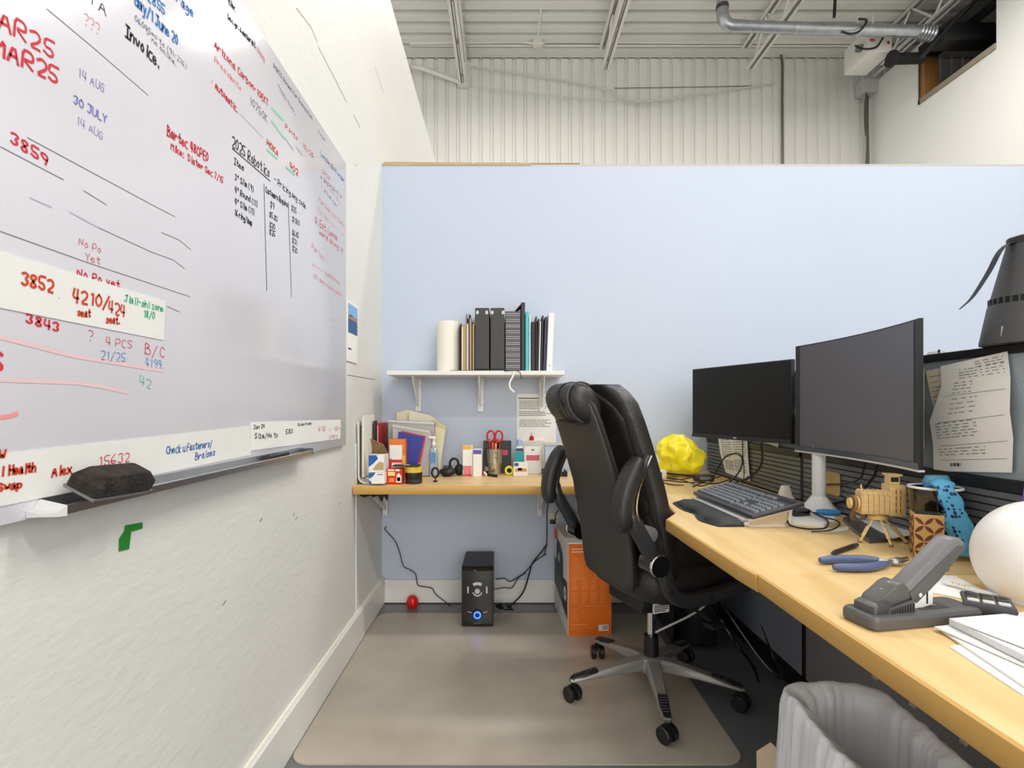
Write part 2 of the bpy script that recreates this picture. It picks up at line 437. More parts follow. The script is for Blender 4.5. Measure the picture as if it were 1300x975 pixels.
# heater
t = thing('unit_heater', 'white box heater hanging under the flue pipe', 'heater', P(1107, 76, 6.3)); lo = t.location
p = P(1092, 76, 6.3) - lo
m = MB(); m.box((p.x, -.14, 0), (p.x + .27, .30, .3), .008); obj('casing', m, mat('off_white_enamel', (226, 222, 214), .45), t)
m = MB(); m.box((p.x + .05, -.145, .17), (p.x + .23, -.139, .27)); obj('control_panel', m, M_white_p, t)
m = MB(); m.box((p.x + .02, -.147, .12), (p.x + .07, -.14, .15)); obj('warning_sticker', m, mat('pink_red_sticker', (226, 90, 100), .6), t)
m = MB(); m.box((p.x + .215, -.147, .09), (p.x + .24, -.14, .12)); obj('indicator', m, mat('dark_red_lens', (120, 30, 30), .4), t)
m = MB(); m.tube([Vector(q) - lo for q in curve([P(1086, 58, 6.2), P(1096, 62, 6.1), P(1112, 60, 6.1), P(1121, 48, 6.1)], 5)], .012, 6); obj('gas_hose', m, M_black, t)
m = MB(); m.cyl((p.x - .05, -.02, .12), (p.x + .0, -.02, .12), .04, n=12); obj('vent_cap', m, M_grey, t)
for q in (.04, .22): m = MB(); m.cyl((p.x + q, .1, .3), (p.x + q, .1, .62), .008, n=6); obj('hanger_rod', m, M_steel2, t)
wire('cable_loop', 'black cable curl on top of the flue pipe', 'cable', [P(1068, 40, 5.85), P(1080, 43, 5.85), P(1092, 39, 5.85), P(1100, 26, 5.85), P(1090, 24, 5.85)], .012, M_black)
# conduits and wires
M_cond = mat('dark_conduit', (110, 106, 98), .45, .6)
wire('wall_conduit', 'bent dark conduit running down the ribbed wall below the third joist', 'conduit', [P(975, 62, YF - .06), P(988, 66, YF - .06), P(993, 80, YF - .06), P(993, 130, YF - .06), P(993.5, 212, YF - .06)], .016, M_cond, 8)
wire('corner_conduit', 'thin conduit in the corner where ribbed wall meets mezzanine wall', 'conduit', [P(1101, 119, YF - .1), P(1101, 150, YF - .1), P(1102, 212, YF - .1)], .018, M_cond, 8)
t = wire('corner_cable', 'grey cable strapped beside the corner conduit', 'cable', [P(1100, 118, YF - .16), P(1098, 140, YF - .16), P(1099, 168, YF - .16), P(1101, 176, YF - .16), P(1100, 212, YF - .16)], .014, M_cond, 6)
m = MB(); m.box(P(1097, 116, YF - .2), P(1105, 109, YF - .02)); tag(obj('junction_box', m, M_lgrey), 'small grey junction box at the top of the corner conduit', 'junction box')
t = thing('ceiling_junction_box', 'square white junction box on the conduit between the first two joists', 'junction box', P(683, 52, 7.05)); lo = t.location
m = MB(); m.box((-.06, -.04, -.06), (.06, .06, .05), .005); obj('box', m, M_steel2, t)
m = MB(); m.box((-.085, .02, -.02), (.085, .05, .06), .004); obj('bracket', m, M_steel2, t)
wire('ceiling_conduit', 'white conduit running across under the roof deck into the square box', 'conduit', [P(520, 55, 7.1), P(600, 54, 7.1), P(660, 53.5, 7.1), P(676, 55, 7.05), P(690, 55, 7.05), P(706, 53, 7.1), P(860, 54, 7.1), P(1085, 54, 7.1)], .016, M_steel2, 8)
wire('rear_conduit', 'second white conduit along the top of the ribbed wall', 'conduit', [P(520, 57.5, 7.15), P(800, 58, 7.15), P(1085, 58, 7.15)], .016, M_steel2, 6)
wire('drop_rod', 'thin white rod rising from the square junction box to the deck', 'rod', [P(683, 46, 6.9), P(686, 20, 6.6), P(690, -10, 6.3)], .012, M_steel2, 6)
M_wire = mat('pale_wire', (205, 202, 192), .6)
wire('sagging_wire', 'thick pale wire sagging across the ribbed wall from the first joist', 'wire', [P(590, 83, 7.3), P(660, 93, 7.3), P(760, 110, 7.3), P(806, 128, 7.25), P(880, 120, 7.25), P(985, 106, 7.385)], .011, M_wire)
wire('thin_wire', 'thin lower wire strung across the ribbed wall', 'wire', [P(600, 110, 7.3), P(700, 121, 7.3), P(800, 127.5, 7.3), P(860, 124, 7.3)], .006, M_wire)
wire('taut_wire', 'thin dark wire pulled level across the ribbed wall to the corner', 'wire', [P(780, 112, 7.385), P(880, 110.5, 7.385), P(955, 109, 7.385)], .005, M_cond)
m = MB(); m.box(P(520, 88, 7.2), P(521, 82, 7.25)); m.tube([P(522, 84, 7.25), P(535, 86, 7.25), P(584, 104, 7.3)], .03, 4)
tag(obj('diagonal_brace', m, M_steel2), 'short white diagonal brace from the left wall to the first joist', 'brace')
m = MB(); m.tube([(4.93, 7.28, 5.50), (4.93, 6.5, 5.50)], .018, 6); m.tube([(4.87, 7.25, 5.58), (4.87, 6.2, 5.58)], .012, 6)
tag(obj('edge_pipe', m, M_lgrey), 'pair of thin pipes running along the top edge of the mezzanine wall', 'pipe')
m = MB(); m.tube([P(1062, -30, 5.8), P(1059, 22, 5.8)], .018, 6); tag(obj('black_strap', m, M_black), 'short black strap hanging from the deck left of the heater', 'strap')

# ------------------------------------------------------------------ whiteboard
XW = XL + .018
fr_w = frame((XW, 0, 0), (0, 1, 0), (0, 0, 1), (1, 0, 0))
def bw(px, py, x=XW):
    p = onx(px, py, x); return p.y, p.z
board = thing('whiteboard', 'large white dry-erase board covered in handwriting on the left wall', 'whiteboard', (XL, 1.1, .93))
bl = board.location
def wloc(u, v, h=0.): return fr_w(u, v, h) - bl
m = MB(); m.box((.001, -1.16, 0), (.018, 1.156, 1.176), .0015)
obj('panel', m, mat('glossy_lilac_white_board', (219, 218, 225), .16, spec=.55, var=.03, vscale=3, rgb2=(214, 213, 220)), board)
# tray
m = MB()
y0, y1 = -.335, .655
pr = [(.0185, .005), (.0185, .026), (.021, .026), (.022, .011), (.050, .009), (.054, .017), (.057, .016), (.054, .003), (.022, .004)]
m.loft([[(x, y0, z) for x, z in pr], [(x, y1, z) for x, z in pr]])
obj('tray', m, M_alu, board)
m = MB(); m.loft([[(.0185, y0 - .02, .003), (.040, y0 - .02, .004), (.040, y0 - .02, .008), (.0185, y0 - .02, .012)], [(.0185, y0 - .008, .002), (.052, y0 - .008, .002), (.052, y0 - .008, .008), (.0185, y0 - .008, .014)], [(.0185, y0 + .001, .002), (.059, y0 + .001, .002), (.059, y0 + .001, .017), (.0185, y0 + .001, .026)]])
obj('tray_end_cap', m, M_lgrey, board)
m = MB(); m.box((.0185, y1, .002), (.055, y1 + .012, .022), .003); obj('tray_end_cap', m, M_char, board)
INK = {'red': mat('red_marker', (206, 44, 58), .7), 'orange': mat('orange_red_marker', (204, 62, 24), .7), 'black': mat('black_marker', (28, 28, 32), .7),
       'blue': mat('blue_marker', (64, 128, 196), .7), 'navy': mat('strong_blue_marker', (40, 104, 176), .7), 'indigo': mat('indigo_marker', (122, 122, 186), .7),
       'pink': mat('faded_red_marker', (232, 150, 150), .7), 'grey': mat('faded_black_marker', (128, 128, 136), .7), 'green': mat('green_marker', (70, 184, 142), .7),
       'pale': mat('smeared_marker', (182, 182, 204), .7), 'blush': mat('wiped_red_marker', (226, 196, 198), .7), 'palegreen': mat('wiped_green_marker', (136, 212, 184), .7)}
_seed = [0]
def hand(text, x0, y0, x1, y1, hpx, ink, wd=None, off=.0006, surf=XW, parent=board, name='handwriting', org=None):
    u0, v0 = bw(x0, y0); u1, v1 = bw(x1, y1); h = hpx * u0 / F; h = max(h, .008)
    f = fr_w; _seed[0] += 1
    mb = MB(); pen(mb, lambda u, v, hh=0: f(u, v, hh) - (org or bl), text, u0, v0, u1, v1, h, (wd * .82 if wd else h * .085), _seed[0], off=off)
    return flatobj(name, mb, INK[ink], parent)
for a in (
    ('MAR25', -24, 22, 68, 75, 25, 'red', .0045), ('MAR25', -10, 66, 73, 106, 24, 'red', .005), ('14 AUG', 99, 97, 132, 118, 12, 'indigo'),
    ('30 JULY', 93, 131, 135, 157, 11, 'indigo', .003), ('14 AUG', 97, 157, 130, 178, 11, 'indigo'), ('3859', 13, 181, 60, 211, 15, 'red', .004),
    ('TA', 112, 1, 134, 20, 16, 'black'), ('???', 106, 28, 126, 44, 14, 'pink'), ('Invoice.', 159, 46, 201, 86, 16, 'black', .005),
    ('day/1 June 20', 171, 6, 225, 58, 15, 'blue', .005), ('2855', 187, 0, 209, 19, 13, 'blue', .0045), ('rage', 224, 2, 245, 23, 13, 'blue', .005),
    ('06045== to (91:276)', 171, 26, 237, 88, 8, 'grey', .002), ('- no online.', 186, 46, 223, 84, 7, 'grey', .002),
    ('Arizona Carbon-10EKT', 272, 60, 340, 135, 10, 'red', .0045), ('Presidents', 272, 78, 306, 116, 8, 'pink', .003), ('Automatic.', 273, 112, 301, 143, 9, 'red', .0045),
    ("'", 265, 106, 268, 110, 9, 'red'), ('10750K', 317, 131, 339, 156, 10, 'grey', .0035), ('Pinto . 10/25', 362, 162, 398, 201, 6, 'red', .003),
    ('HOKA', 339, 184, 353, 199, 8, 'orange', .005), ('402', 368, 213, 378, 223, 8, 'red', .005), ('PORTS Street for Transaction', 347, 86, 396, 152, 6, 'black', .0022),
    ('Monday 12:30', 353, 110, 372, 141, 4, 'grey', .002), ('--- ----', 355, 118, 376, 149, 4, 'grey', .002), ('8 order', 404, 168, 413, 181, 4, 'grey', .002),
    ('Elec.', 290, 4, 300, 17, 8, 'black', .005), ('Design & material.', 289, 24, 324, 61, 8, 'black', .0045), ('====', 305, 26, 320, 44, 9, 'pink', .002), ('###', 326, 66, 336, 82, 9, 'pink', .003),
    ('2025 Robotics', 294.5, 186, 342, 226, 14, 'black', .0045), ('- Pricing Any code', 348, 231, 388, 265, 8, 'black', .0038), ('Item', 297, 208, 309, 217, 8, 'black', .0034),
    ('3" Slim (9)', 298, 228, 322, 244, 8, 'black', .0034), ('4" Round (11)', 298, 244, 327, 263, 8, 'black', .0034), ('4" Slim (11)', 298, 259, 323, 273, 8, 'black', .0034),
    ('16 ring/lamp', 298, 273, 320, 287, 8, 'black', .0034), ('Customers Required', 337, 244, 366, 264, 8, 'black', .0034), ('$9', 343, 263, 348, 266, 8, 'black', .0034),
    ('$5.83', 342, 275, 352, 282, 7, 'black', .0034), ('$20', 342, 288, 349, 292, 7, 'black', .0034), ('$25', 342, 297, 349, 301, 7, 'black', .0034),
    ('$25', 370, 267, 376, 271, 7, 'black', .0034), ('$180', 371, 281, 380, 287, 7, 'black', .0034), ('$6.45', 371, 298, 379, 303, 7, 'black', .0034),
    ('$31', 371, 308, 377, 312, 7, 'black', .0034), ('$20', 371, 318, 377, 322, 7, 'black', .0034),
    ('London Bolt order', 407, 197, 437, 232, 6, 'navy', .0035), ('====', 409, 222, 419, 232, 10, 'orange', .003), ('a Date Bolt 16', 407, 226, 434, 252, 5, 'grey', .0028),
    ('Priority', 412, 232, 432, 260, 5, 'pink', .003), ('- plus new', 408, 238, 428, 264, 5, 'indigo', .0024), ('Partner new Corp', 405, 256, 436, 288, 6, 'pink', .003),
    ('Color ------', 403, 268, 438, 303, 6, 'pink', .003), ('Q. Est. Lorne', 400, 283, 428, 306, 9, 'red', .0038), ('were doing it', 405, 297, 435, 321, 7, 'red', .003),
    ('Parties', 396, 316, 412, 332, 8, 'pink', .003), ('o----- batteries', 397, 338, 432, 362, 6, 'pink', .003), ('m3 dep need gate', 398, 352, 434, 377, 6, 'pink', .003),
    ('Bartec 48CPEO', 212, 172, 264, 206, 13, 'red', .0045), ('Mike: Slater Sec 7/15', 217, 190, 283, 233, 9, 'red', .0036),
    ('No Po', 100, 311, 128, 322, 10, 'red'), ('Yet', 108, 331, 127, 336, 10, 'red'), ('No Po yet', 98, 351, 152, 366, 10, 'red', .003),
    ('3843', 32, 409, 74, 422, 12, 'red', .004), ('?', 111, 430, 118, 432, 12, 'red'), ('4 PCS', 134, 438, 167, 443, 11, 'red'), ('21/25', 127, 456, 159, 460, 12, 'blue'),
    ('B/C', 184, 449, 208, 455, 14, 'red'), ('4199.', 184, 465, 207, 469, 11, 'blue'), ('42', 177, 488, 191, 494, 12, 'green'), ('S', -14, 468, 3, 472, 26, 'red', .006),
    ('u .', 420, 406, 430, 409, 5, 'grey'), ("''", 426, 412, 432, 417, 6, 'black')):
    hand(*a)
# ruled lines, underline, table lines and wiped streaks
def line(pts, ink, wd, off=.0006):
    mb = MB(); q = [bw(x, y) for x, y in pts]
    mb.ribbon(q, wd, lambda u, v, h=0: fr_w(u, v, h) - bl, off); flatobj('marker_line', mb, INK[ink], board)
for pts in ([(34.7, 174.7), (100, 210), (193, 260), (222, 275)], [(0, 186), (80, 228)], [(59, 11), (120, 62), (188, 121)], [(0, 293.6), (110, 333), (241, 376.6)],
            [(125, 289), (190, 319), (220, 330), (234, 341)], [(205, 295), (228, 305), (242, 317)], [(106, 242), (135, 260)], [(212, 389), (228, 396)]):
    line(pts, 'grey', .0014)
for pts in ([(294.7, 188.5), (343, 230)], [(335, 234), (338.5, 369)], [(366, 262), (370, 377)]): line(pts, 'black', .003)
for pts in ([(38, 251), (65, 263)], [(88, 269), (125, 289)], [(305, 145), (334, 175)]): line(pts, 'pale', .002)
for pts in ([(0, 428), (93, 452), (207, 471)], [(0, 482), (98, 486), (130, 491), (160, 498)]): line(pts, 'blush', .006)
line([(0, 530), (12, 528.5), (21, 525)], 'pink', .006)
for pts in ([(345, 137), (360, 153)], [(345, 154), (361, 176)], [(339, 190), (352, 202)], [(363, 212), (374, 222)]): line(pts, 'palegreen', .007)
for pts in ([(362, 175), (372, 190)], [(376, 186), (384, 197)]): line(pts, 'pale', .006)
# magnetic strips and card stuck to the board: things of their own
def strip(name, label, cat, corners, m_, texts, h=.0012):
    o = [bw(x, y) for x, y in corners]; t = thing(name, label, cat, fr_w(o[-1][0], o[-1][1], 0)); lo = t.location.copy()
    mb = MB(); mb.prism([(u, v) for u, v in o], h, lambda u, v, hh=0: fr_w(u, v, hh) - lo, .0004); obj('sheet', mb, m_, t, False)
    for a in texts:
        hand(*a, off=h + .001, parent=t, org=lo)
    return t
M_strip = mat('off_white_magnetic_strip', (232, 232, 228), .45, var=.03, vscale=14)
strip('magnetic_strip', 'white magnetic strip reading 3852 and 4210 across the middle of the whiteboard', 'magnetic strip',
      [(-60, 301), (209, 382.5), (207, 432), (-60, 379)], M_strip,
      [('3852', 25, 361, 66, 372, 17, 'orange', .0046), ('.', 71, 379, 74, 380, 8, 'black'), ('4210/', 90, 383, 137, 392, 17, 'orange', .0046), ('424', 136, 396, 157, 402, 15, 'orange', .004),
       ('seat', 97, 401, 113, 403, 10, 'orange', .0034), ('seat.', 133, 410, 150, 412, 10, 'orange', .0034), ('Jiall-shl zone', 157, 383, 206, 396, 9, 'green', .003), ('18/0', 181, 402, 195, 405, 9, 'green', .003)])
strip('magnetic_strip', 'long off-white magnetic strip along the bottom of the whiteboard behind the eraser', 'magnetic strip',
      [(-60, 583), (316.5, 541), (318, 577.5), (-60, 655)], M_strip,
      [('NW', -14, 584, 5, 582, 12, 'orange', .004), ('al', -14, 606, 2, 604, 12, 'orange', .004), ('Health', 10, 603, 43, 599, 12, 'orange', .0042), ('Swap', -5, 624, 26, 619, 10, 'orange', .0042), ('Alex', 64, 605, 89, 601, 12, 'orange', .0042),
       ('15632', 124, 592, 163, 586, 13, 'red', .0022), ('Check u Fasteners/', 210, 577, 268, 567, 10, 'navy', .003), ('Braises', 247, 584, 272, 578, 9, 'navy', .003)])
strip('note_card', 'white two-panel note card stuck at the bottom right of the whiteboard', 'card',
      [(318, 536), (432, 533), (431.5, 557), (318, 572)], M_paper,
      [('Jan 24', 321, 545, 335, 543, 5, 'black', .003), ('Size/No to', 322.7, 557, 352, 555.5, 7, 'black', .0034), ('580', 362, 551, 371, 550, 6, 'black', .0034), ('Sales Model', 377, 541, 395, 539, 4, 'black', .0026),
       ('415', 403, 548.5, 412.5, 547, 6, 'red', .003), ('1:15h', 417, 548.5, 431, 545.5, 5, 'orange', .0026), ('copy', 417, 556.5, 428, 555, 5, 'orange', .003)])
# eraser on the tray
t = thing('board_eraser', 'worn dark brown felt eraser resting on the whiteboard tray', 'eraser', (XL + .056, .865, .9432), 0)
E = Matrix.Translation((0, 0, .026)) @ Matrix.Rotation(R(28), 4, 'Y') @ Matrix.Rotation(R(-3), 4, 'X')
def bar(hw0, hl0, z0, hw1, hl1, z1): return [[E @ Vector((s * hw, q * hl, z)) for s, q in ((-1, -1), (1, -1), (1, 1), (-1, 1))] for hw, hl, z in ((hw0, hl0, z0), (hw1, hl1, z1))]
m = MB()
rings = []
for z, hw, hl in ((-.012, .025, .067), (-.010, .026, .069), (.004, .026, .069), (.006, .0255, .068), (.019, .018, .054), (.0195, .017, .053)):
    rg = []
    for k in range(32):
        a = 2 * math.pi * k / 32; c, s_ = math.cos(a), math.sin(a)
        e = lambda v: math.copysign(abs(v) ** .18, v)
        rg.append(E @ Vector((hw * e(c), hl * e(s_), z)))
    rings.append(rg)
m.loft(rings); obj('felt_block', m, mat('dark_felt', (58, 48, 40), .95, bump=1.0, bscale=160, var=.4, vscale=60, rgb2=(30, 25, 22)), t, angle=20)
m = MB(); m.loft(bar(.025, .068, -.017, .026, .069, -.0125)); obj('backing_plate', m, M_grey, t, False)
# green tape
g = [(150, 700), (163, 697), (165.5, 675), (180, 671), (180, 663), (158, 667), (157, 674), (150.5, 684)]
q = [onx(x, y, XL) for x, y in g]
m = MB(); m.prism([(p.y, p.z) for p in q], .0006, fl, .001); tag(obj('green_tape', m, mat('green_masking_tape', (30, 132, 40), .6), None, False), 'torn scrap of green tape on the white wall under the whiteboard', 'tape')
# marker on the tray end
m = MB(); p0, p1 = onx(352, 577.5, XL + .06), onx(368, 575.5, XL + .06); m.cyl((XL + .037, 1.47, .9485), (XL + .037, 1.60, .9485), .007, n=10); tag(obj('board_marker', m, M_black), 'black marker pen lying at the right end of the whiteboard tray', 'marker')
# calendar
c0, c1 = bw(440.5, 391, XL + .004), bw(453.5, 460, XL + .004)
t = thing('wall_calendar', 'small wall calendar with a blue landscape photo right of the whiteboard', 'calendar', (XL, c0[0], 1.286))
dy, hz = c1[0] - c0[0], .262
m = MB(); m.box((.0005, 0, 0), (.006, dy, hz)); obj('sheet', m, M_paper, t, False)
fc = frame((.006, 0, 0), (0, 1, 0), (0, 0, 1), (1, 0, 0))
m = MB(); m.prism(rectpoly(.01, .20, dy - .006, hz - .01), .0005, fc); obj('sky_print', m, mat('print_sky', (128, 176, 222), .6), t, False)
m = MB(); m.prism(rectpoly(.01, .125, dy - .006, .185), .0005, fc); obj('water_print', m, mat('print_water', (46, 88, 138), .6), t, False)
m = MB(); m.prism([(.01, .185), (dy - .006, .185), (dy - .006, .203), (dy * .6, .198), (dy * .4, .206), (.01, .20)], .0005, fc); obj('shore_print', m, mat('print_shore', (150, 128, 104), .6), t, False)
obj('date_print', greek(fc, .01, .05, .06, .06, 1, .006, 3), M_ink, t, False)

# ------------------------------------------------------------------ chair mat
def rrect(cx, cy, hx, hy, r, n=6, sq=None):
    out = []
    for qx, qy, a0 in ((1, 1, 0), (-1, 1, 90), (-1, -1, 180), (1, -1, 270)):
        for k in range(n + 1):
            a = R(a0 + 90 * k / n)
            out.append((cx + qx * (hx - r) + r * math.cos(a), cy + qy * (hy - r) + r * math.sin(a)))
    return out
ground = frame((0, 0, 0), (1, 0, 0), (0, 1, 0), (0, 0, 1))
m = MB(); m.prism(rrect(.04, 2.235, .698, .60, .06), .004, ground, .0005)
tag(obj('chair_mat', m, mat('beige_vinyl_mat', (190, 182, 167), .34, var=.2, vscale=2.6, rgb2=(168, 159, 144), bump=.04, bscale=20), None, False), 'scuffed beige vinyl chair mat on the concrete floor', 'mat')

# ------------------------------------------------------------------ worktops
def slab(name, poly, label, wood, edges, z0=.697, z1=DZ, group=None):
    cx = sum(p[0] for p in poly) / len(poly); cy = sum(p[1] for p in poly) / len(poly)
    t = thing(name, label, 'worktop', (cx, cy, z0), 0, group)
    m = MB(); m.prism([(x - cx, y - cy) for x, y in poly], z1 - z0, ground); obj('top', m, wood, t, False)
    m = MB()
    for (ax, ay), (bx, by), n in edges:
        m.loft([[(p[0] - cx - n[0] * d, p[1] - cy - n[1] * d, z - z0) for d, z in ((.0, z1 + .0006), (-.005, z1 - .002), (-.006, z1 - .006), (-.006, z0 + .004), (-.003, z0 - .0005), (.002, z0 - .0005))] for p in ((ax, ay), (bx, by))])
    obj('edge_band', m, M_edge, t)
    return t
t_left = slab('worktop', [(XL + .004, 2.412), (.205, 2.412), (.205, 2.994), (XL + .004, 2.994)], 'narrow honey wood worktop along the blue wall, left of the chair', M_wood2,
     [((XL + .004, 2.412), (.205, 2.412), (0, -1))])
cpoly = [(.207, 2.412), (.50, 2.412), (.63, 2.2), (.575, 1.80), (.515, 1.70), (.529, 1.214), (.536, 1.139), (1.116, 1.139), (1.116, 2.994), (.207, 2.994)]
def nrm(a, b):
    d = Vector((b[0] - a[0], b[1] - a[1])).normalized(); return (d.y, -d.x)
slab('corner_worktop', cpoly, 'corner honey wood worktop carrying the two monitors and the keyboard', M_wood,
     [(cpoly[i], cpoly[i + 1], nrm(cpoly[i], cpoly[i + 1])) for i in range(1, 7)] + [((.207, 2.412), (.50, 2.412), (0, -1))])
slab('worktop', [(.540, -.35), (1.116, -.35), (1.116, 1.137), (.540, 1.137)], 'front honey wood worktop carrying the large grey stapler', M_wood, [((.540, -.35), (.540, 1.137), (-1, 0))])
# brackets of the left worktop
lx, ly, lz = t_left.location
for x in (-.655, .225 - .03):
    m = MB(); y = 2.99
    m.box((x - .014 - lx, y - .02 - ly, .49 - lz), (x + .014 - lx, y - ly, .696 - lz), .002)
    m.loft([[(x + s * .006 - lx, y - .02 - ly, .52 - lz), (x + s * .006 - lx, y - .02 - ly, .545 - lz), (x + s * .006 - lx, 2.58 - ly, .694 - lz), (x + s * .006 - lx, 2.55 - ly, .694 - lz)] for s in (-1, 1)])
    obj('wall_bracket', m, M_white, t_left, False)
# torn black cable tray scraps under the left end
m = MB(); a = XL + .01
m.prism([(0, 0), (.13, 0), (.125, -.045), (.11, -.02), (.10, -.05), (.085, -.02), (.06, -.03), (.05, -.02), (.02, -.03), (.0, -.02)], .02, frame((a - lx, 2.50 - ly, .697 - lz), (1, 0, 0), (0, 0, 1), (0, 1, 0)))
obj('cable_clip_strip', m, M_blackm, t_left, False)

# ------------------------------------------------------------------ cubicle partition
XP = 1.12
pt = thing('cubicle_partition', 'grey cubicle partition with a slatted strip behind the desks', 'partition', (XP + .03, 1.35, 0))
pl = pt.location.copy()
def pbox(name, y0, y1, z0, z1, m_, x0=XP, x1=XP + .06, bev=.002):
    m = MB(); m.box((x0 - pl.x, y0 - pl.y, z0), (x1 - pl.x, y1 - pl.y, z1), bev); return obj(name, m, m_, pt, False)
M_fab = mat('blue_grey_fabric', (152, 164, 170), .9, bump=.25, bscale=500)
M_slat = mat('graphite_slat', (104, 106, 108), .4)
M_lowb = mat('blue_grey_panel', (142, 152, 168), .7)
M_lowg = mat('dark_grey_panel', (138, 138, 140), .6)
PY = [-.35, .72, 2.02, 2.975]
pbox('top_cap', -.35, 2.975, 1.205, 1.225, M_black, XP - .004, XP + .066)
pbox('kick_rail', -.35, 2.975, 0.004, .07, M_black, XP - .012, XP + .07)
for i in range(3):
    y0, y1 = PY[i] + .012, PY[i + 1] - .012
    pbox('fabric_panel', y0, y1, .925, 1.205, M_fab, XP + .003, XP + .057)
    pbox('slat_rail', y0, y1, .898, .925, M_black, XP - .010, XP + .05)
    pbox('slat_backing', y0, y1, .70, .898, M_blackm, XP + .008, XP + .055)
    for k in range(9):
        m = MB(); z = .738 + k * .0178
        m.loft([[(XP - .002 - pl.x, y - pl.y, z), (XP - .006 - pl.x, y - pl.y, z + .002), (XP - .005 - pl.x, y - pl.y, z + .0152), (XP + .004 - pl.x, y - pl.y, z + .0168), (XP + .012 - pl.x, y - pl.y, z + .0168), (XP + .012 - pl.x, y - pl.y, z)] for y in (y0, y1)])
        obj('slat', m, M_slat, pt, False)
    pbox('lower_panel', y0, y1, .072, .70, M_lowb if i == 2 else M_lowg, XP + .002, XP + .055)
for y in PY[1:3]: pbox('post', y - .010, y + .010, .07, 1.205, M_black, XP - .001, XP + .06)
for y in (1.63, 1.48, 1.315):
    pbox('slot_plate', y - .009, y + .009, .265, .335, mat('cream_slot', (206, 192, 168), .6), XP - .003, XP + .003, 0)
# ------------------------------------------------------------------ wall shelf and brackets
sh = thing('wall_shelf', 'white wall shelf on brackets holding files and binders', 'shelf', (-.145, 2.985, 1.25)); sl = sh.location.copy()
m = MB(); m.box((-.455, -.235, 0), (.455, .012, .022), .003); obj('board', m, M_white, sh, False)
for x in (-.33, .015, .355):
    m = MB(); m.box((x - .016, 0, -.19), (x + .016, .012, 0), .003)
    m.loft([[(x + s * .003, 0, 0), (x + s * .003, 0, -.16), (x + s * .003, -.02, -.16), (x + s * .003, -.19, -.012), (x + s * .003, -.19, 0)] for s in (-1, 1)])
    b_ = obj('bracket', m, M_white_p, sh, False)
    for z in (-.04, -.09, -.15):
        m = MB(); m.cyl((x, -.003, z), (x, .001, z), .004, n=8); obj('screw', m, M_grey, b_)

# ------------------------------------------------------------------ office chair
ch = thing('office_chair', 'black leather high-back office chair with raised arms and a five-star base', 'chair', (.56, 2.055, .0045), R(20))
M_lea = mat('black_leather', (40, 38, 37), .38, bump=.22, bscale=190, spec=.5)
M_lea2 = mat('black_back_leather', (56, 52, 48), .5, bump=.12, bscale=260)
M_cgrey = mat('gunmetal_base', (150, 147, 142), .4, .35)
M_cblk = mat('satin_black_arm', (48, 48, 49), .3)
def sup(cx, cy, z, hx, hy, e=.5, n=40, bump=None):
    out = []
    for k in range(n):
        a = 2 * math.pi * k / n; c, s = math.cos(a), math.sin(a)
        b = 1 + (bump(a) if bump else 0)
        out.append(Vector((cx + math.copysign(abs(c) ** e, c) * hx * b, cy + math.copysign(abs(s) ** e, s) * hy * b, z)))
    return out
def interp(tab, z):
    for (a, va), (b, vb) in zip(tab, tab[1:]):
        if z <= b: t = (z - a) / (b - a); return va + (vb - va) * max(0, t)
    return tab[-1][1]
XBT = [(.44, -.198), (.62, -.216), (.81, -.257), (1.01, -.324), (1.18, -.390)]
HWT = [(.44, .150), (.49, .170), (.62, .174), (.81, .164), (1.01, .160), (1.09, .152), (1.13, .118), (1.16, .07)]
zs = [.452, .46, .485, .53, .58, .65, .72, .80, .88, .96, 1.03, 1.09, 1.13, 1.155]
# rear panel
m = MB(); rings = []
for i, z in enumerate(zs):
    f = {0: .86, len(zs) - 1: .86}.get(i, 1); rings.append(sup(interp(XBT, z) + .018, 0, z, .022, interp(HWT, z) * f, .42))
m.loft(rings); bp_ = obj('back_panel', m, M_lea2, ch)
# piping along the panel edge
pp = [(interp(XBT, z) + .016, -interp(HWT, z) - .002, z) for z in zs]; pq = [(x, -y, z) for x, y, z in reversed(pp)]
m = MB(); m.tube(pp, .004, 6); obj('piping', m, M_black, bp_)
m = MB(); m.tube(pq, .004, 6); obj('piping', m, M_black, bp_)
# side cushion and ruched front cushion
m = MB(); rings = []
for i, z in enumerate(zs):
    f = (.8, .93, .98)[min(i, 2)] if i < 3 else (.93 if i == len(zs) - 1 else 1)
    rings.append(sup(interp(XBT, z) + .062, 0, z + .005, .042, (interp(HWT, z) + .030) * f, .45))
m.loft(rings); obj('side_cushion', m, M_lea, ch)
m = MB(); rings = []; n = 60
for i in range(n + 1):
    z = .50 + (1.165 - .50) * i / n; u = i / n
    f = 1 - .78 * max(0, (u - .80) / .20) ** 2 - .2 * max(0, (.06 - u) / .06) ** 2
    ru = .0035 * abs(math.sin(u * 30)) ** .7 + .0015 * math.sin(u * 71)
    rings.append(sup(interp(XBT, z) + .108 + .012 * math.sin(u * math.pi), 0, z, .036 + ru * .5, (interp(HWT, z) + .032 + ru) * f, .5))
m.loft(rings); obj('front_cushion', m, M_lea, ch)
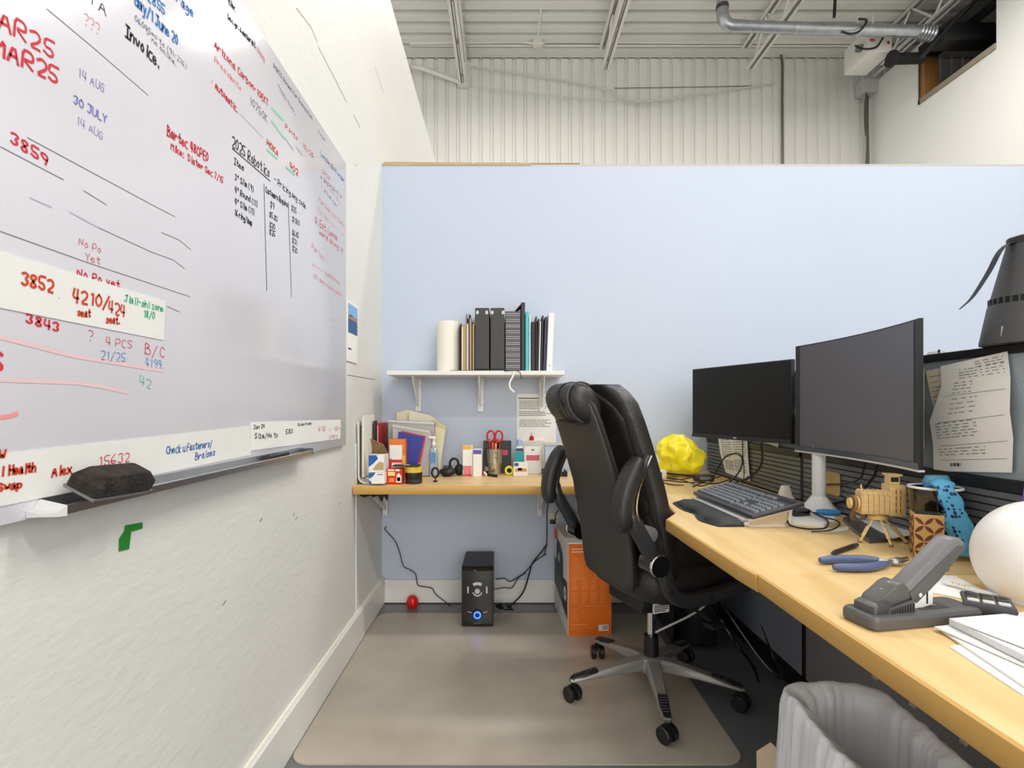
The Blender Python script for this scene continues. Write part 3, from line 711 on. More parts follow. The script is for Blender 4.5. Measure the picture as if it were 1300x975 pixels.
# headrest roll
m = MB(); rings = []
for k in range(25):
    v = -1 + k / 12; y = v * .120 - .027
    f = max(.05, 1 - abs(v) ** 7 * .62) * (1 - .05 * math.exp(-((v - .0) / .05) ** 2) * 0)
    dent = .007 * math.exp(-((v + .15) / .07) ** 2) + .004 * math.exp(-((v + .42) / .05) ** 2)
    rg = []
    for j in range(28):
        a = 2 * math.pi * j / 28
        rg.append(Vector((-.348 + (.066 * f - dent) * math.cos(a) + .02 * math.sin(a) * -1, y, 1.094 + (.074 * f - dent) * math.sin(a))))
    rings.append(rg)
m.loft(rings); hr = obj('headrest', m, M_lea, ch)
m = MB(); zp = [Vector((-.348 + .0645 * math.cos(a) - .02 * math.sin(a), -.122, 1.094 + .072 * math.sin(a))) for a in [R(60 + 10 * i) for i in range(20)]]
m.tube(zp, .004, 6); obj('zip', m, M_char, hr)
m = MB(); zp = [Vector((-.348 + .066 * math.cos(a) - .02 * math.sin(a), -.07 - .02 * math.sin(a * 2), 1.094 + .0735 * math.sin(a))) for a in [R(70 + 10 * i) for i in range(13)]]
m.tube(zp, .003, 6); obj('seam', m, M_black, hr)
m = MB(); zp = [Vector((-.368 + .012 * abs(v) ** 3, v * .112 - .027, 1.0225 + .004 * v * v)) for v in [-1 + .1 * i for i in range(21)]]
m.tube(zp, .005, 6); obj('lower_piping', m, M_black, hr)
# seat
m = MB()
for_r = [(.405, .80, .9), (.415, .93, .97), (.44, 1, 1), (.48, 1.01, 1.01), (.51, .99, .98), (.528, .92, .92), (.535, .75, .78), (.537, .4, .4)]
rings = []
for z, fx, fy in for_r:
    rings.append([p + Vector((0, 0, -.035 * max(0, (p.x - .15) / .15) ** 2 if z > .5 else 0)) for p in sup(.055, 0, z, .235 * fx, .232 * fy, .5)])
m.loft(rings); obj('seat', m, M_lea, ch)
def strap(mb, pts, yc, hy, th, e=.6, n=16):
    rings = []; pts = [Vector((p[0], 0, p[1])) for p in pts]
    for i, p in enumerate(pts):
        tg = (pts[min(i + 1, len(pts) - 1)] - pts[max(i - 1, 0)]).normalized(); nn = Vector((-tg.z, 0, tg.x))
        t_ = th[i] if isinstance(th, (list, tuple)) else th; h_ = hy[i] if isinstance(hy, (list, tuple)) else hy; rg = []
        for k in range(n):
            a = 2 * math.pi * k / n; c, s = math.cos(a), math.sin(a)
            rg.append(p + nn * math.copysign(abs(c) ** e, c) * t_ + Vector((0, yc + math.copysign(abs(s) ** e, s) * h_, 0)))
        rings.append(rg)
    return mb.loft(rings)
for s in (-1, 1):
    k0 = len(ch.children)
    sp = [(p.x, p.z) for p in curve([(-.216, 0, .60), (-.210, 0, .53), (-.183, 0, .472), (-.13, 0, .447), (-.04, 0, .449), (.06, 0, .464), (.14, 0, .480), (.20, 0, .487)], 4)]
    m = MB(); strap(m, sp, s * .246, .020, [.018] * 3 + [.024] * 22 + [.020, .016, .012, .008])
    br = obj('side_shell', m, M_cblk, ch)
    for x, z in ((-.20, .488), (-.04, .452), (.14, .484)):
        m = MB(); m.cyl((x, s * .264, z), (x, s * .2675, z), .008, n=10); obj('screw', m, M_blackm, br)
    pa = [(p.x + .022, p.z) for p in curve([(-.203, 0, .580), (-.235, 0, .64), (-.272, 0, .70), (-.290, 0, .75), (-.287, 0, .80), (-.268, 0, .855), (-.243, 0, .905), (-.232, 0, .927)], 4)]
    m = MB(); strap(m, pa, s * .274, [.024] * 12 + [.018] * 18, [.024] * 10 + [.018] * 4 + [.011] * 16); am = obj('arm_strut', m, M_cblk, ch)
    for o_ in (1,):
        q = [Vector((x, s * .2935, z)) for x, z in pa[8:]]
        m = MB(); m.tube([p + Vector((.006, 0, 0)) for p in q], .0045, 6); obj('chrome_strip', m, M_chrome, am)
    m = MB(); m.cyl((-.176, s * .226, .574), (-.176, s * .302, .574), .034, n=24); obj('knob', m, M_blackg, am)
    m = MB(); m.lathe([(.0345, 0), (.037, .003), (.037, .009), (.0345, .012)], 24, (-.176, s * .302, .574), Matrix.Rotation(R(90) * -s, 4, 'X') @ Matrix.Translation((0, 0, -.012)), False); obj('chrome_ring', m, M_chrome, am)
    m = MB(); m.cyl((-.178, s * .212, .665), (-.178, s * .252, .665), .026, n=18); obj('hinge_barrel', m, M_grey, am)
    pd = [(p.x + .022, p.z) for p in curve([(-.262, 0, .918), (-.292, 0, .868), (-.316, 0, .81), (-.326, 0, .75), (-.322, 0, .692)], 4)]
    nn = len(pd); m = MB(); strap(m, pd, s * .274, [.034 * (1 - .35 * abs(2 * i / (nn - 1) - 1) ** 6) for i in range(nn)], [.026 * (1 - .45 * abs(2 * i / (nn - 1) - 1) ** 5) for i in range(nn)], .55)
    obj('arm_pad', m, M_lea, ch)
    if s > 0:                              # the far arm sits a little further forward
        for c in ch.children[k0:]: c.location.x += .068; c.location.y -= .032
# mechanism, gas lift
m = MB(); m.box((-.12, -.115, .345), (.10, .115, .405), .012); m.cyl((0, 0, .31), (0, 0, .35), .035); me_ = obj('tilt_mechanism', m, M_black, ch)
m = MB(); m.box((-.075, -.1165, .345), (-.006, -.1145, .380)); obj('sticker', m, M_paper, me_, False)
obj('sticker_print', greek(frame((-.07, -.1165, .345), (1, 0, 0), (0, 0, 1), (0, -1, 0)), .002, .004, .06, .031, 4, .0035, 5, .2, mn=.06, mx=.2), M_ink, me_, False)
m = MB(); m.tube(curve([(.02, -.11, .37), (.04, -.19, .375), (.05, -.27, .36)], 4), .006, 6); m.box((.02, -.31, .345), (.08, -.26, .36), .005); obj('height_lever', m, M_blackm, ch)
m = MB(); m.cyl((0, 0, .205), (0, 0, .33), .0145); obj('gas_rod', m, M_chrome, ch)
m = MB(); m.cyl((0, 0, .10), (0, 0, .215), .029, .027); obj('gas_sleeve', m, M_black, ch)
m = MB(); m.lathe([(.02, .085), (.052, .088), (.056, .11), (.045, .135), (.03, .14)], 24); obj('hub', m, M_cgrey, ch)
def leg_mesh():
    m = MB(); rings = []
    for r_, w_, zt, zb in ((.03, .028, .136, .09), (.09, .027, .131, .088), (.17, .023, .115, .084), (.25, .020, .098, .076), (.31, .017, .086, .069), (.325, .012, .082, .070)):
        rings.append([Vector((r_, -w_, zb + .006)), Vector((r_, -w_, zt - .010)), Vector((r_, -w_ * .7, zt - .001)), Vector((r_, 0, zt)), Vector((r_, w_ * .7, zt - .001)), Vector((r_, w_, zt - .010)), Vector((r_, w_, zb + .006)), Vector((r_, w_ * .6, zb)), Vector((r_, -w_ * .6, zb))])
    return m.loft(rings)
def grip_mesh():
    m = MB(); rings = []
    for r_, w_, zt in ((.215, .016, .1045), (.222, .0175, .1075), (.27, .0165, .0975), (.315, .0135, .0885), (.322, .008, .083)):
        rings.append([Vector((r_, -w_, zt - .010)), Vector((r_, -w_ * .8, zt)), Vector((r_, w_ * .8, zt)), Vector((r_, w_, zt - .010))])
    m.loft(rings)
    return m
def ridge_mesh(r_):
    m = MB(); m.box((r_, -.012, .1085 - (r_ - .222) * .205), (r_ + .006, .012, .1115 - (r_ - .222) * .205), .001); return m
def hood_mesh():
    m = MB(); m.cyl((0, 0, .05), (0, 0, .078), .007, n=10)
    m.loft([[Vector((.004 + .031 * math.cos(a), y, .029 + .031 * math.sin(a))) for a in [R(20 + 14 * i) for i in range(11)]] + [Vector((.004, y, .026))] for y in (-.007, .007)]); return m
def wheel_mesh(): 
    m = MB(); m.lathe([(.010, -.010), (.024, -.010), (.028, -.006), (.028, .006), (.024, .010), (.018, .0085), (.008, .009)], 22, (0, 0, .0275), Matrix.Rotation(R(90), 4, 'X')); return m
first = None
for i, a in enumerate((-116, -44, 28, 100, 172)):
    aa = R(a); sw = aa + R((40, 160, 75, -30, 110)[i])
    tip = (.314 * math.cos(aa), .314 * math.sin(aa), 0)
    if first is None:
        lg = obj('leg', leg_mesh(), M_cgrey, ch); gr = obj('grip', grip_mesh(), M_black, lg)
        for k in range(7): obj('grip_ridge', ridge_mesh(.226 + k * .0125), M_char, gr)
        hd = obj('caster', hood_mesh(), M_black, ch); w1_ = obj('wheel', wheel_mesh(), M_black, hd, loc=(0, .017, 0)); w2_ = obj('wheel', wheel_mesh(), M_black, hd, loc=(0, -.017, 0))
        # keep to three levels: ridges belong to the leg
        for c in list(gr.children): c.parent = lg
        first = True
    else:
        lg0 = lg; lg = inst(lg0, ch); [inst(c, lg) for c in lg0.children]
        hd0 = hd; hd = inst(hd0, ch); [inst(c, hd) for c in hd0.children]
    lg.rotation_euler = (0, 0, aa); hd.location = tip; hd.rotation_euler = (0, 0, sw)

# ------------------------------------------------------------------ things on the wall shelf (top at z 1.272)
SZ = 1.2725
def sx(cx): return 490 + cx / 5
def upright(name, label, cat, c0, c1, ctop, m_, depth=.2, y=2.80, group=None, tilt=0., parts=None, bev=.002):
    s = y / F; x0, x1 = (sx(c0) - VX) * s, (sx(c1) - VX) * s; h = (EYE - (370 + ctop / 5 - VY) * s) - SZ
    t = thing(name, label, cat, ((x0 + x1) / 2, y, SZ), 0, group); t.rotation_euler = (0, R(tilt), 0)
    w_ = x1 - x0
    m = MB(); m.box((-w_ / 2, 0, 0), (w_ / 2, depth, h), bev); obj('body', m, m_, t, False)
    if parts: parts(t, w_, h, depth)
    return t
# roll of paper
s_ = 2.80 / F
m = MB(); x0, x1 = (sx(313) - VX) * s_, (sx(468) - VX) * s_; r_ = (x1 - x0) / 2 - .002
t = thing('paper_roll', 'thick cream paper roll standing at the left end of the wall shelf', 'paper roll', ((x0 + x1) / 2, 2.86, SZ))
m.lathe([(.022, 0), (r_ - .002, 0), (r_, .002), (r_, .262), (r_ - .002, .264), (.022, .264), (.022, .24)], 40); obj('roll', m, mat('cream_roll_paper', (236, 233, 218), .7), t)
m = MB(); m.loft([[(r_ * math.cos(a) * k, r_ * math.sin(a) * k, z) for k, a in ((1.0, R(250)), (1.012, R(256)), (1.02, R(300)), (1.012, R(300)))] for z in (.001, .263)]); obj('loose_end', m, mat('cream_roll_paper', (236, 233, 218), .7), t)
m = MB(); x = (sx(410) - VX) * s_; m.box((x, 2.765, SZ), (x + .20, 2.98, SZ + .003), .001); tag(obj('bookend_base', m, M_black, None, False), 'thin black metal bookend foot lying on the shelf under the folders', 'bookend')
# file folders
fol = [(470, 479, 215, M_blackm, 'thin black folder beside the cream paper roll'), (483, 497, 218, M_manila, 'plain manila folder second from the paper roll'), (498, 513, 214, mat('tan_card', (190, 160, 108), .7), 'darker tan folder in the bundle on the shelf'),
       (515, 524, 150, mat('grey_card', (150, 146, 136), .7), 'tall grey card sleeve in the folder bundle'), (526, 537, 205, M_paper2, 'cream folder in the middle of the shelf bundle'), (539, 549, 145, M_char, 'tall charcoal folder just left of the black file boxes'),
       (551, 560, 178, M_manila, 'taller manila folder with a dented edge near the file boxes'), (562, 574, 200, mat('rust_brown_card', (120, 74, 40), .7), 'rust brown folder near the black file boxes'), (576, 585, 208, M_manila, 'last pale manila folder leaning on the black file box')]
for i, (a, b, c, m_, lab) in enumerate(fol):
    def tabs(t, w_, h, d, i=i, m_=m_):
        m = MB(); m.box((-w_ / 2 + .0005, .02 + .03 * (i % 3), h - .002), (w_ / 2 - .0005, .07 + .03 * (i % 3), h + .012)); obj('tab', m, m_, t, False)
        if i in (1, 4): m = MB(); m.box((-w_ / 2 + .001, -.0015, .004), (-w_ / 2 + .004, .0, h - .01)); obj('page_edges', m, M_paper, t, False)
    upright('file_folder', lab, 'folder', 470 + (a - 470) * .78, 470 + (b - 470) * .78, c, m_, .19, 2.79, 'file folders on the wall shelf', 0, tabs, .0008)
def holes(xs):
    def f(t, w_, h, d):
        for x in xs:
            m = MB(); m.loft([[(x * w_ + r * math.cos(a), y, h - .024 + r * 1.35 * math.sin(a)) for a in [2 * math.pi * k / 14 for k in range(14)]] for y, r in ((-.0012, .0075), (.001, .0075))]); obj('finger_hole', m, M_lgrey, t)
        m = MB(); m.box((-w_ / 2 + .004, -.0012, .006), (w_ / 2 - .004, .0005, .012)); obj('bottom_seam', m, M_blackm, t, False)
    return f
M_bind = mat('black_binder_board', (52, 51, 50), .5, bump=.1, bscale=200)
upright('file_box', 'tall black file box with two finger holes, left of the pair on the shelf', 'file box', 565, 655, 104, M_bind, .22, 2.78, 'black file boxes', 0, holes((-.33, .33)))
upright('file_box', 'tall black file box with finger holes beside the grey layered sorter', 'file box', 664, 752, 104, M_bind, .22, 2.78, 'black file boxes', 0, holes((-.38, .40)))
def layers(t, w_, h, d):
    n = 30
    for k in range(n):
        m = MB(); z = .006 + (h - .012) * k / n; o = rnd.uniform(0, .003)
        m.box((-w_ / 2 + .003, -.006 - o, z), (w_ / 2 - .003, 0, z + (h - .012) / n * .62)); obj('sheet_layer', m, mat('layer_grey', (148, 148, 148), .6) if k % 3 else mat('layer_grey_dark', (108, 108, 110), .6), t, False)
upright('layered_sorter', 'grey layered card sorter with horizontal stripes on the shelf', 'sorter', 757, 854, 126, M_char, .20, 2.79, None, 0, layers)
def slant(t, w_, h, d):
    m = MB(); m.loft([[(-w_ / 2 - .032, .05, h - .036), (-w_ / 2, .01, h - .004), (-w_ / 2, .13, h - .004), (-w_ / 2 - .032, .13, h - .036)], [(-w_ / 2 - .031, .05, h - .041), (-w_ / 2, .01, h - .012), (-w_ / 2, .13, h - .012), (-w_ / 2 - .031, .13, h - .041)]]); obj('slanted_flap', m, M_char, t, False)
upright('display_book', 'tallest black display book with a slanted top on the shelf', 'book', 858, 883, 69, M_black, .23, 2.79, None, 0, slant)
upright('teal_binder', 'slim teal folder between the black display book and white notebook', 'folder', 886, 907, 128, mat('teal_board', (64, 184, 194), .45), .2, 2.79)
upright('notebook', 'thin white notebook right of the teal folder', 'notebook', 909, 918, 150, M_paper, .18, 2.80)
def spiral(t, w_, h, d):
    for k in range(20):
        m = MB(); z = .01 + (h - .02) * k / 19; m.tube([(-w_ / 2 + .001, -.001, z), (-w_ / 4, -.005, z), (w_ / 4, -.005, z), (w_ / 2 - .001, -.001, z)], .0016, 5); obj('coil', m, M_char, t)
upright('spiral_notebook', 'black spiral-bound notebook with its coil facing out on the shelf', 'notebook', 921, 946, 192, M_black, .17, 2.80, None, 0, spiral)
for a, b, c, m_, lab, tl in ((931, 943, 164, mat('brown_board', (96, 70, 42), .6), None, 0), (949, 958, 158, M_black, 'thin black book right of the spiral notebook', 0), (959, 968, 172, mat('dark_brown_board', (70, 54, 42), .6), 'thin dark brown book near the right end of the shelf', 1.0),
                          (970, 977, 190, M_paper, 'thin white booklet between dark books near the right end', 1.2), (981, 992, 152, M_black, 'leaning black ring binder near the right end of the shelf', 1.6), (996, 1012, 160, mat('navy_board', (40, 46, 72), .5), 'leaning navy book beside the white binder', 2.2)):
    if lab: upright('book', lab, 'book', a, b, c, m_, .17, 2.80, 'books at the right end of the shelf', tl)
def wb_parts(t, w_, h, d):
    m = MB(); m.box((-w_ / 2 - .0015, .002, .004), (-w_ / 2, d - .004, h - .006)); obj('side_label', m, M_lgrey, t, False)
    m = MB(); m.cyl((0, -.001, .03), (0, .002, .03), .004, n=10); obj('ring_hole', m, M_grey, t)
upright('white_binder', 'white ring binder leaning at the right end of the shelf', 'binder', 1019, 1056, 136, M_white_p, .2, 2.80, None, 2.2, wb_parts, .004)
# cord hanging from the shelf
wire('hanging_cable', 'short white cord dangling below the wall shelf', 'cord', [P(653, 471, 2.742), P(651, 478, 2.735), P(647, 486, 2.735), P(648, 493, 2.735), P(653, 498, 2.735)], .005, M_white_p)
wire('cable_tie', 'thin dark cable tie poking out under the grey sorter', 'tie', [P(640, 471, 2.742), P(655, 470.5, 2.738), P(660, 473, 2.735), P(662, 481, 2.735)], .0022, M_black)
# notice on the blue wall
t = thing('wall_notice', 'printed white notice taped to the blue wall behind the chair', 'notice', P(680, 560, 2.999)); lo = t.location.copy()
a, b = P(656, 562, 2.999) - lo, P(706, 500, 2.999) - lo
m = MB(); m.box((a.x, -.0025, a.z), (b.x, -.001, b.z)); obj('sheet', m, M_paper, t, False)
fn = frame((a.x, -.0025, a.z), (1, 0, 0), (0, 0, 1), (0, -1, 0)); ww, hh = b.x - a.x, b.z - a.z
m = MB(); m.ribbon([(.012, hh - .025), (ww - .012, hh - .025)], .006, fn); obj('heading_rule', m, mat('grey_rule', (90, 98, 104), .7), t, False)
for v0, v1, n_, sd in ((hh - .085, hh - .035, 5, 1), (hh - .125, hh - .095, 3, 2), (hh - .185, hh - .14, 5, 4)):
    obj('printed_lines', greek(fn, .015, v0, ww - .02, v1, n_, .0035, sd, .25), M_inkg, t, False)

# ------------------------------------------------------------------ things on the left worktop
def carton(name, label, cat, x0, x1, yb, yt, depth, m_, rz=0., group=None, zb=DZ, bev=.0015, body='body'):
    x, y, w_, h = spot(x0, x1, yb, yt, zb); t = thing(name, label, cat, (x, y, zb + .0005), R(rz), group)
    m = MB(); m.box((-w_ / 2, 0, 0), (w_ / 2, depth, h), bev); obj(body, m, m_, t, False)
    f = frame((-w_ / 2, 0, 0), (w_, 0, 0), (0, 0, h), (0, -1, 0))     # u, v run 0-1 over the front
    return t, f, w_, h
def patch(t, f, polys, m_, name='print', off=.0003, th=.0005):
    m = MB()
    for p in polys:
        q = rectpoly(*p) if len(p) == 4 and not isinstance(p[0], tuple) else p
        m.loft([[f(u, v, off) for u, v in q], [f(u, v, off + th) for u, v in q]])
        o = obj(name, m, m_, t, False); m = MB()
    m.bm.free()
def C(r, g, b): return mat('print_%d_%d_%d' % (r, g, b), (r, g, b), .55)
# letter tray against the wall with papers in it
t = thing('letter_tray', 'white bent-plastic letter tray against the left wall', 'tray', (XL + .045, 2.47, DZ + .0005))
m = MB(); pr = [(-.038, .285), (-.036, .05)] + [(-.036 + .035 * (1 - math.cos(R(a))), .037 - .035 * math.sin(R(a))) for a in (15, 30, 45, 60, 75, 90)] + [(.070, .002)]
m.loft([[(x, y, z) for x, z in pr] + [(x + (.004 if i < 8 else 0), y, z + (.004 if i > 3 else 0)) for i, (x, z) in reversed(list(enumerate(pr)))] for y in (0, .24)]); obj('tray', m, M_white_p, t)
for i, (x, y, wd, h, m_, lab) in enumerate(((-.0415, 2.49, .004, .24, M_black, 'thin black folder nearest the left wall in the letter tray'),
                                   (-.0365, 2.49, .004, .275, M_paper2, 'cream document standing in the letter tray'), (-.0310, 2.49, .005, .285, M_paper, 'tall white document standing in the letter tray with a yellow dot'), (-.018, 2.64, .006, .27, mat('dark_maroon_card', (60, 30, 34), .6), 'dark maroon folder standing in the letter tray behind the cartons'))):
    d = thing('document', lab, 'document', (XL + .06 + x, y, DZ + (.03 if i < 3 else .016)), 0, 'documents by the left wall')
    m = MB(); m.box((-wd / 2, 0, 0), (wd / 2, .2 if i < 3 else .06, h), .001); obj('sheets', m, m_, d, False)
    if i == 2:
        m = MB(); m.cyl((0, -.001, .17), (0, .001, .17), .0024, n=10); obj('yellow_dot', m, C(226, 190, 40), d)
t, f, w_, h = carton('tissue_carton', 'lower white and blue carton on the letter tray at the left wall', 'carton', 468.5, 488, 614.5, 600, .10, M_paper, 0, 'blue and white cartons', DZ + .0078)
patch(t, f, [[(0, .5), (0, 1), (.42, 1), (.3, .72), (.1, .5)], [(0, 0), (0, .35), (.18, .12), (.14, 0)]], C(28, 96, 160), 'blue_print'); patch(t, f, [(.55, .78, .9, .86)], M_inkg, 'small_print')
ztop = DZ + .0078 + h
t, f, w_, h = carton('open_carton', 'open blue and white carton with a raised brown flap on top of the lower carton', 'carton', 468, 487.5, 599.6, 578, .098, M_paper, 0, 'blue and white cartons', ztop + .0008)
patch(t, f, [[(0, .3), (0, 1), (.5, 1), (.62, .8), (.3, .5)]], C(28, 90, 170), 'blue_print'); patch(t, f, [[(.25, .12), (.98, .12), (.98, .55), (.7, .62), (.45, .4)]], C(190, 160, 112), 'tan_print')
m = MB(); m.loft([[(-w_ / 2, .09, h), (-w_ / 2 - .005, .05, h + .07), (w_ / 2 - .01, .03, h + .045), (w_ / 2, .09, h)], [(-w_ / 2, .093, h), (-w_ / 2 - .005, .053, h + .072), (w_ / 2 - .01, .033, h + .047), (w_ / 2, .093, h)]]); obj('flap', m, M_card, t, False)
# upright files at the back
x, y, w_, h = spot(486, 493, 598, 531)
t = thing('red_file', 'red file standing against the blue wall behind the cartons', 'file', (x, 2.74, DZ + .0005)); m = MB(); m.box((-.014, 0, 0), (.016, .235, .27), .002); obj('cover', m, M_red, t, False)
m = MB(); m.box((.010, -.001, .02), (.016, 0, .26)); obj('page_edges', m, M_paper, t, False)
def board_at(name, label, cat, px, Y, m_, th=.01, group=None, extra=None, lean=.05, emat=None):
    """upright panel: outline measured at depth Y, leaning back"""
    q = [P(a, b, Y) for a, b in px]; zb = min(p.z for p in q); c = sum((p.x for p in q)) / len(q)
    t = thing(name, label, cat, (c, Y, zb), 0, group)
    m = MB(); f = lambda u, v, hh=0.: Vector((u, hh + lean * v, v))
    m.prism([(p.x - c, p.z - zb) for p in q], th, f); obj('body', m, m_, t, False)
    if extra: extra(t, f, [(p.x - c, p.z - zb) for p in q])
    return t
board_at('envelope', 'cream envelope with two punched holes at the back of the pile by the wall', 'envelope', [(500, 602), (503, 524), (517, 520), (552, 530), (560, 602)], 2.93, M_paper2, .004, 'envelopes and pads at the back', lean=.04)
board_at('envelope', 'second cream envelope with a raised corner, behind the grey sorters', 'envelope', [(517, 602), (519, 521), (545, 527), (562, 540), (560, 602)], 2.90, mat('pale_cream_paper', (228, 219, 196), .7), .004, 'envelopes and pads at the back', lean=.04)
def padx(t, f, q):
    m = MB(); m.prism([(q[1][0], q[1][1] - .02), (q[2][0], q[2][1] - .02), q[2], q[1]], .004, lambda u, v, hh=0: f(u, v, -.004 + hh)); obj('binding', m, C(206, 196, 150), t, False)
board_at('legal_pad', 'pale yellow legal pad leaning right behind the sanitizer bottle', 'pad', [(540, 604), (549, 533), (566, 541), (557, 604)], 2.868, mat('pale_yellow_paper', (232, 224, 184), .7), .012, 'envelopes and pads at the back', padx, lean=.05)
M_sort = mat('grey_sorter_card', (172, 168, 164), .6)
def rim(t, f, q):
    m = MB(); m.prism([q[1], q[2], (q[2][0], q[2][1] - .012), (q[1][0], q[1][1] - .012)], .003, lambda u, v, hh=0: f(u, v, -.0035 + hh)); obj('pale_rim', m, M_lgrey, t, False)
board_at('magazine_file', 'large grey magazine file behind the blue book', 'magazine file', [(493, 604), (493, 533), (551, 536), (549, 604)], 2.80, M_sort, .05, 'grey magazine files', rim, lean=.03)
board_at('magazine_file', 'smaller tilted grey magazine file just behind the blue book', 'magazine file', [(500, 604), (498, 539), (546, 547), (547, 556), (544, 604)], 2.745, mat('grey_sorter_light', (186, 183, 180), .6), .04, 'grey magazine files', rim, lean=.03)
def bluex(t, f, q):
    m = MB(); m.prism([(q[1][0] + .01, q[1][1] + .004), (q[2][0] + .006, q[2][1] + .004), (q[3][0] + .012, q[3][1]), (q[3][0], q[3][1])], .012, lambda u, v, hh=0: f(u, v, .0102 + hh)); obj('red_back_cover', m, M_red, t, False)
board_at('blue_book', 'dark blue book with a red back cover leaning behind the orange box', 'book', [(505, 604), (505, 548), (538, 555), (530, 588), (527, 604)], 2.68, mat('royal_blue_cover', (30, 44, 140), .4), .01, None, bluex, lean=.05)
# front row
t, f, w_, h = carton('orange_box', 'orange and white medicine box behind the red sticker tin', 'box', 494, 514.5, 609, 558, .06, C(226, 120, 30), 3)
patch(t, f, [(.04, .50, .80, .86)], M_paper, 'white_panel'); patch(t, f, [(.0, .28, .16, .52), (.16, .42, .80, .50), (.0, .0, .95, .18), (.16, .18, .85, .23)], C(206, 52, 30), 'red_print'); patch(t, f, [(.18, .24, .76, .42)], M_paper, 'lower_panel')
obj('small_print', greek(f, .24, .27, .7, .40, 4, .0025, 4, off=.001), M_inkg, t, False); obj('small_print', greek(f, .2, .56, .7, .8, 4, .0025, 9, off=.001), M_inkg, t, False); patch(t, f, [(.82, .2, 1, .6)], C(236, 178, 40), 'yellow_print')
t, f, w_, h = carton('sticker_tin', 'small red tin with a white and yellow label at the front of the left worktop', 'tin', 490, 511, 615, 595, .06, C(196, 40, 26), 0, bev=.006)
patch(t, f, [(.12, .55, .55, .8)], C(246, 214, 120), 'label_print'); patch(t, f, [(.2, .15, .5, .4)], C(240, 130, 40), 'orange_print', ); patch(t, f, [[(.6, .12), (.66, .62), (.8, .72), (.93, .5), (.93, .12)]], C(232, 226, 220), 'bottle_print'); patch(t, f, [(.66, .2, .87, .45)], C(200, 50, 60), 'red_print'); patch(t, f, [(.1, .86, .5, .94), (.58, .84, .82, .95)], M_paper, 'white_print')
tin_top = DZ + h
x, y, w_, h = spot(512.5, 534.5, 615, 600)
t = thing('black_tin', 'round black tin with ribbed sides beside the red tin', 'tin', (x, y + .04, DZ + .0005)); m = MB(); m.lathe([(.0, 0), (.036, 0), (.038, .003), (.038, .022), (.0395, .024), (.0395, .048), (.037, .051), (0, .051)], 28); obj('body', m, M_black, t)
for k in range(4): m = MB(); m.tube([(.0386 * math.cos(a), .0386 * math.sin(a), .006 + k * .0045) for a in [2 * math.pi * i / 24 for i in range(24)]], .0012, 5, True); obj('rib', m, M_char, t)
tz = DZ + .0525
t = thing('tape_roll', 'roll of yellow packing tape lying on the black tin', 'tape', (x, y + .04, tz)); m = MB(); m.lathe([(.026, 0), (.039, 0), (.039, .026), (.026, .026)], 28, caps=False); m.loft([]) if False else None; obj('tape', m, mat('amber_tape', (226, 186, 64), .3), t)
m = MB(); m.lathe([(.024, .001), (.0258, .001), (.0258, .025), (.024, .025)], 24, caps=False); obj('core', m, M_card, t)
t = thing('wallet', 'black wallet lying across the red tin and tape roll', 'wallet', (x - .045, y + .03, tz + .0275), R(-4)); 
m = MB(); m.box((-.045, -.03, 0), (.075, .03, .008), .003); obj('body', m, M_lea, t); m = MB(); m.box((.0, -.022, .008), (.03, .002, .0085)); obj('card', m, M_lgrey, t, False)
# sanitizer bottle
x, y, w_, h = spot(544, 555.5, 606, 552)
t = thing('sanitizer_bottle', 'clear hand sanitizer bottle with a white pump on the left worktop', 'bottle', (x, y + .03, DZ + .0005))
m = MB(); m.loft([sup(0, 0, z, a, b, .6, 24) for z, a, b in ((0, .02, .015), (.004, .022, .017), (.13, .022, .017), (.145, .016, .013), (.15, .009, .009), (.158, .009, .009))]); obj('body', m, mat('clear_gel', (196, 212, 228), .12, trans=.5), t)
m = MB(); m.lathe([(.011, .158), (.012, .172), (.006, .175), (.005, .195), (0, .195)], 16); m.box((-.026, -.007, .192), (.010, .007, .204), .003); obj('pump', m, M_white_p, t)
m = MB(); m.box((-.018, -.0178, .07), (.012, -.0165, .125)); obj('label', m, C(92, 142, 184), t, False)
x, y, w_, h = spot(536, 543.5, 604, 574)
t = thing('white_tube', 'white tube standing on its black cap left of the sanitizer', 'tube', (x, y + .05, DZ + .0005)); m = MB(); m.loft([sup(0, 0, z, a, b, .8, 20) for z, a, b in ((.016, .013, .013), (.08, .0135, .011), (.115, .014, .002))]); obj('body', m, M_white_p, t)
m = MB(); m.cyl((0, 0, 0), (0, 0, .017), .011); obj('cap', m, M_black, t)
# gadget
x, y, w_, h = spot(546, 557, 612, 593)
t = thing('gadget_holder', 'tiny black clip-on gadget with a ring standing at the front of the worktop', 'gadget', (x, y, DZ + .0005)); m = MB(); m.ball((.004, 0, .004), (.012, .009, .0045), 2); obj('foot', m, M_black, t)
m = MB(); m.tube([(.004, 0, .005), (.006, 0, .022)], .003, 6); m.tube([(.004 + .016 * math.cos(a), 0, .044 + .022 * math.sin(a)) for a in [2 * math.pi * i / 20 for i in range(20)]], .0055, 8, True); obj('ring', m, M_black, t)
m = MB(); m.ball((.016, -.004, .008), .0045, 2); obj('copper_tip', m, C(190, 130, 90), t)
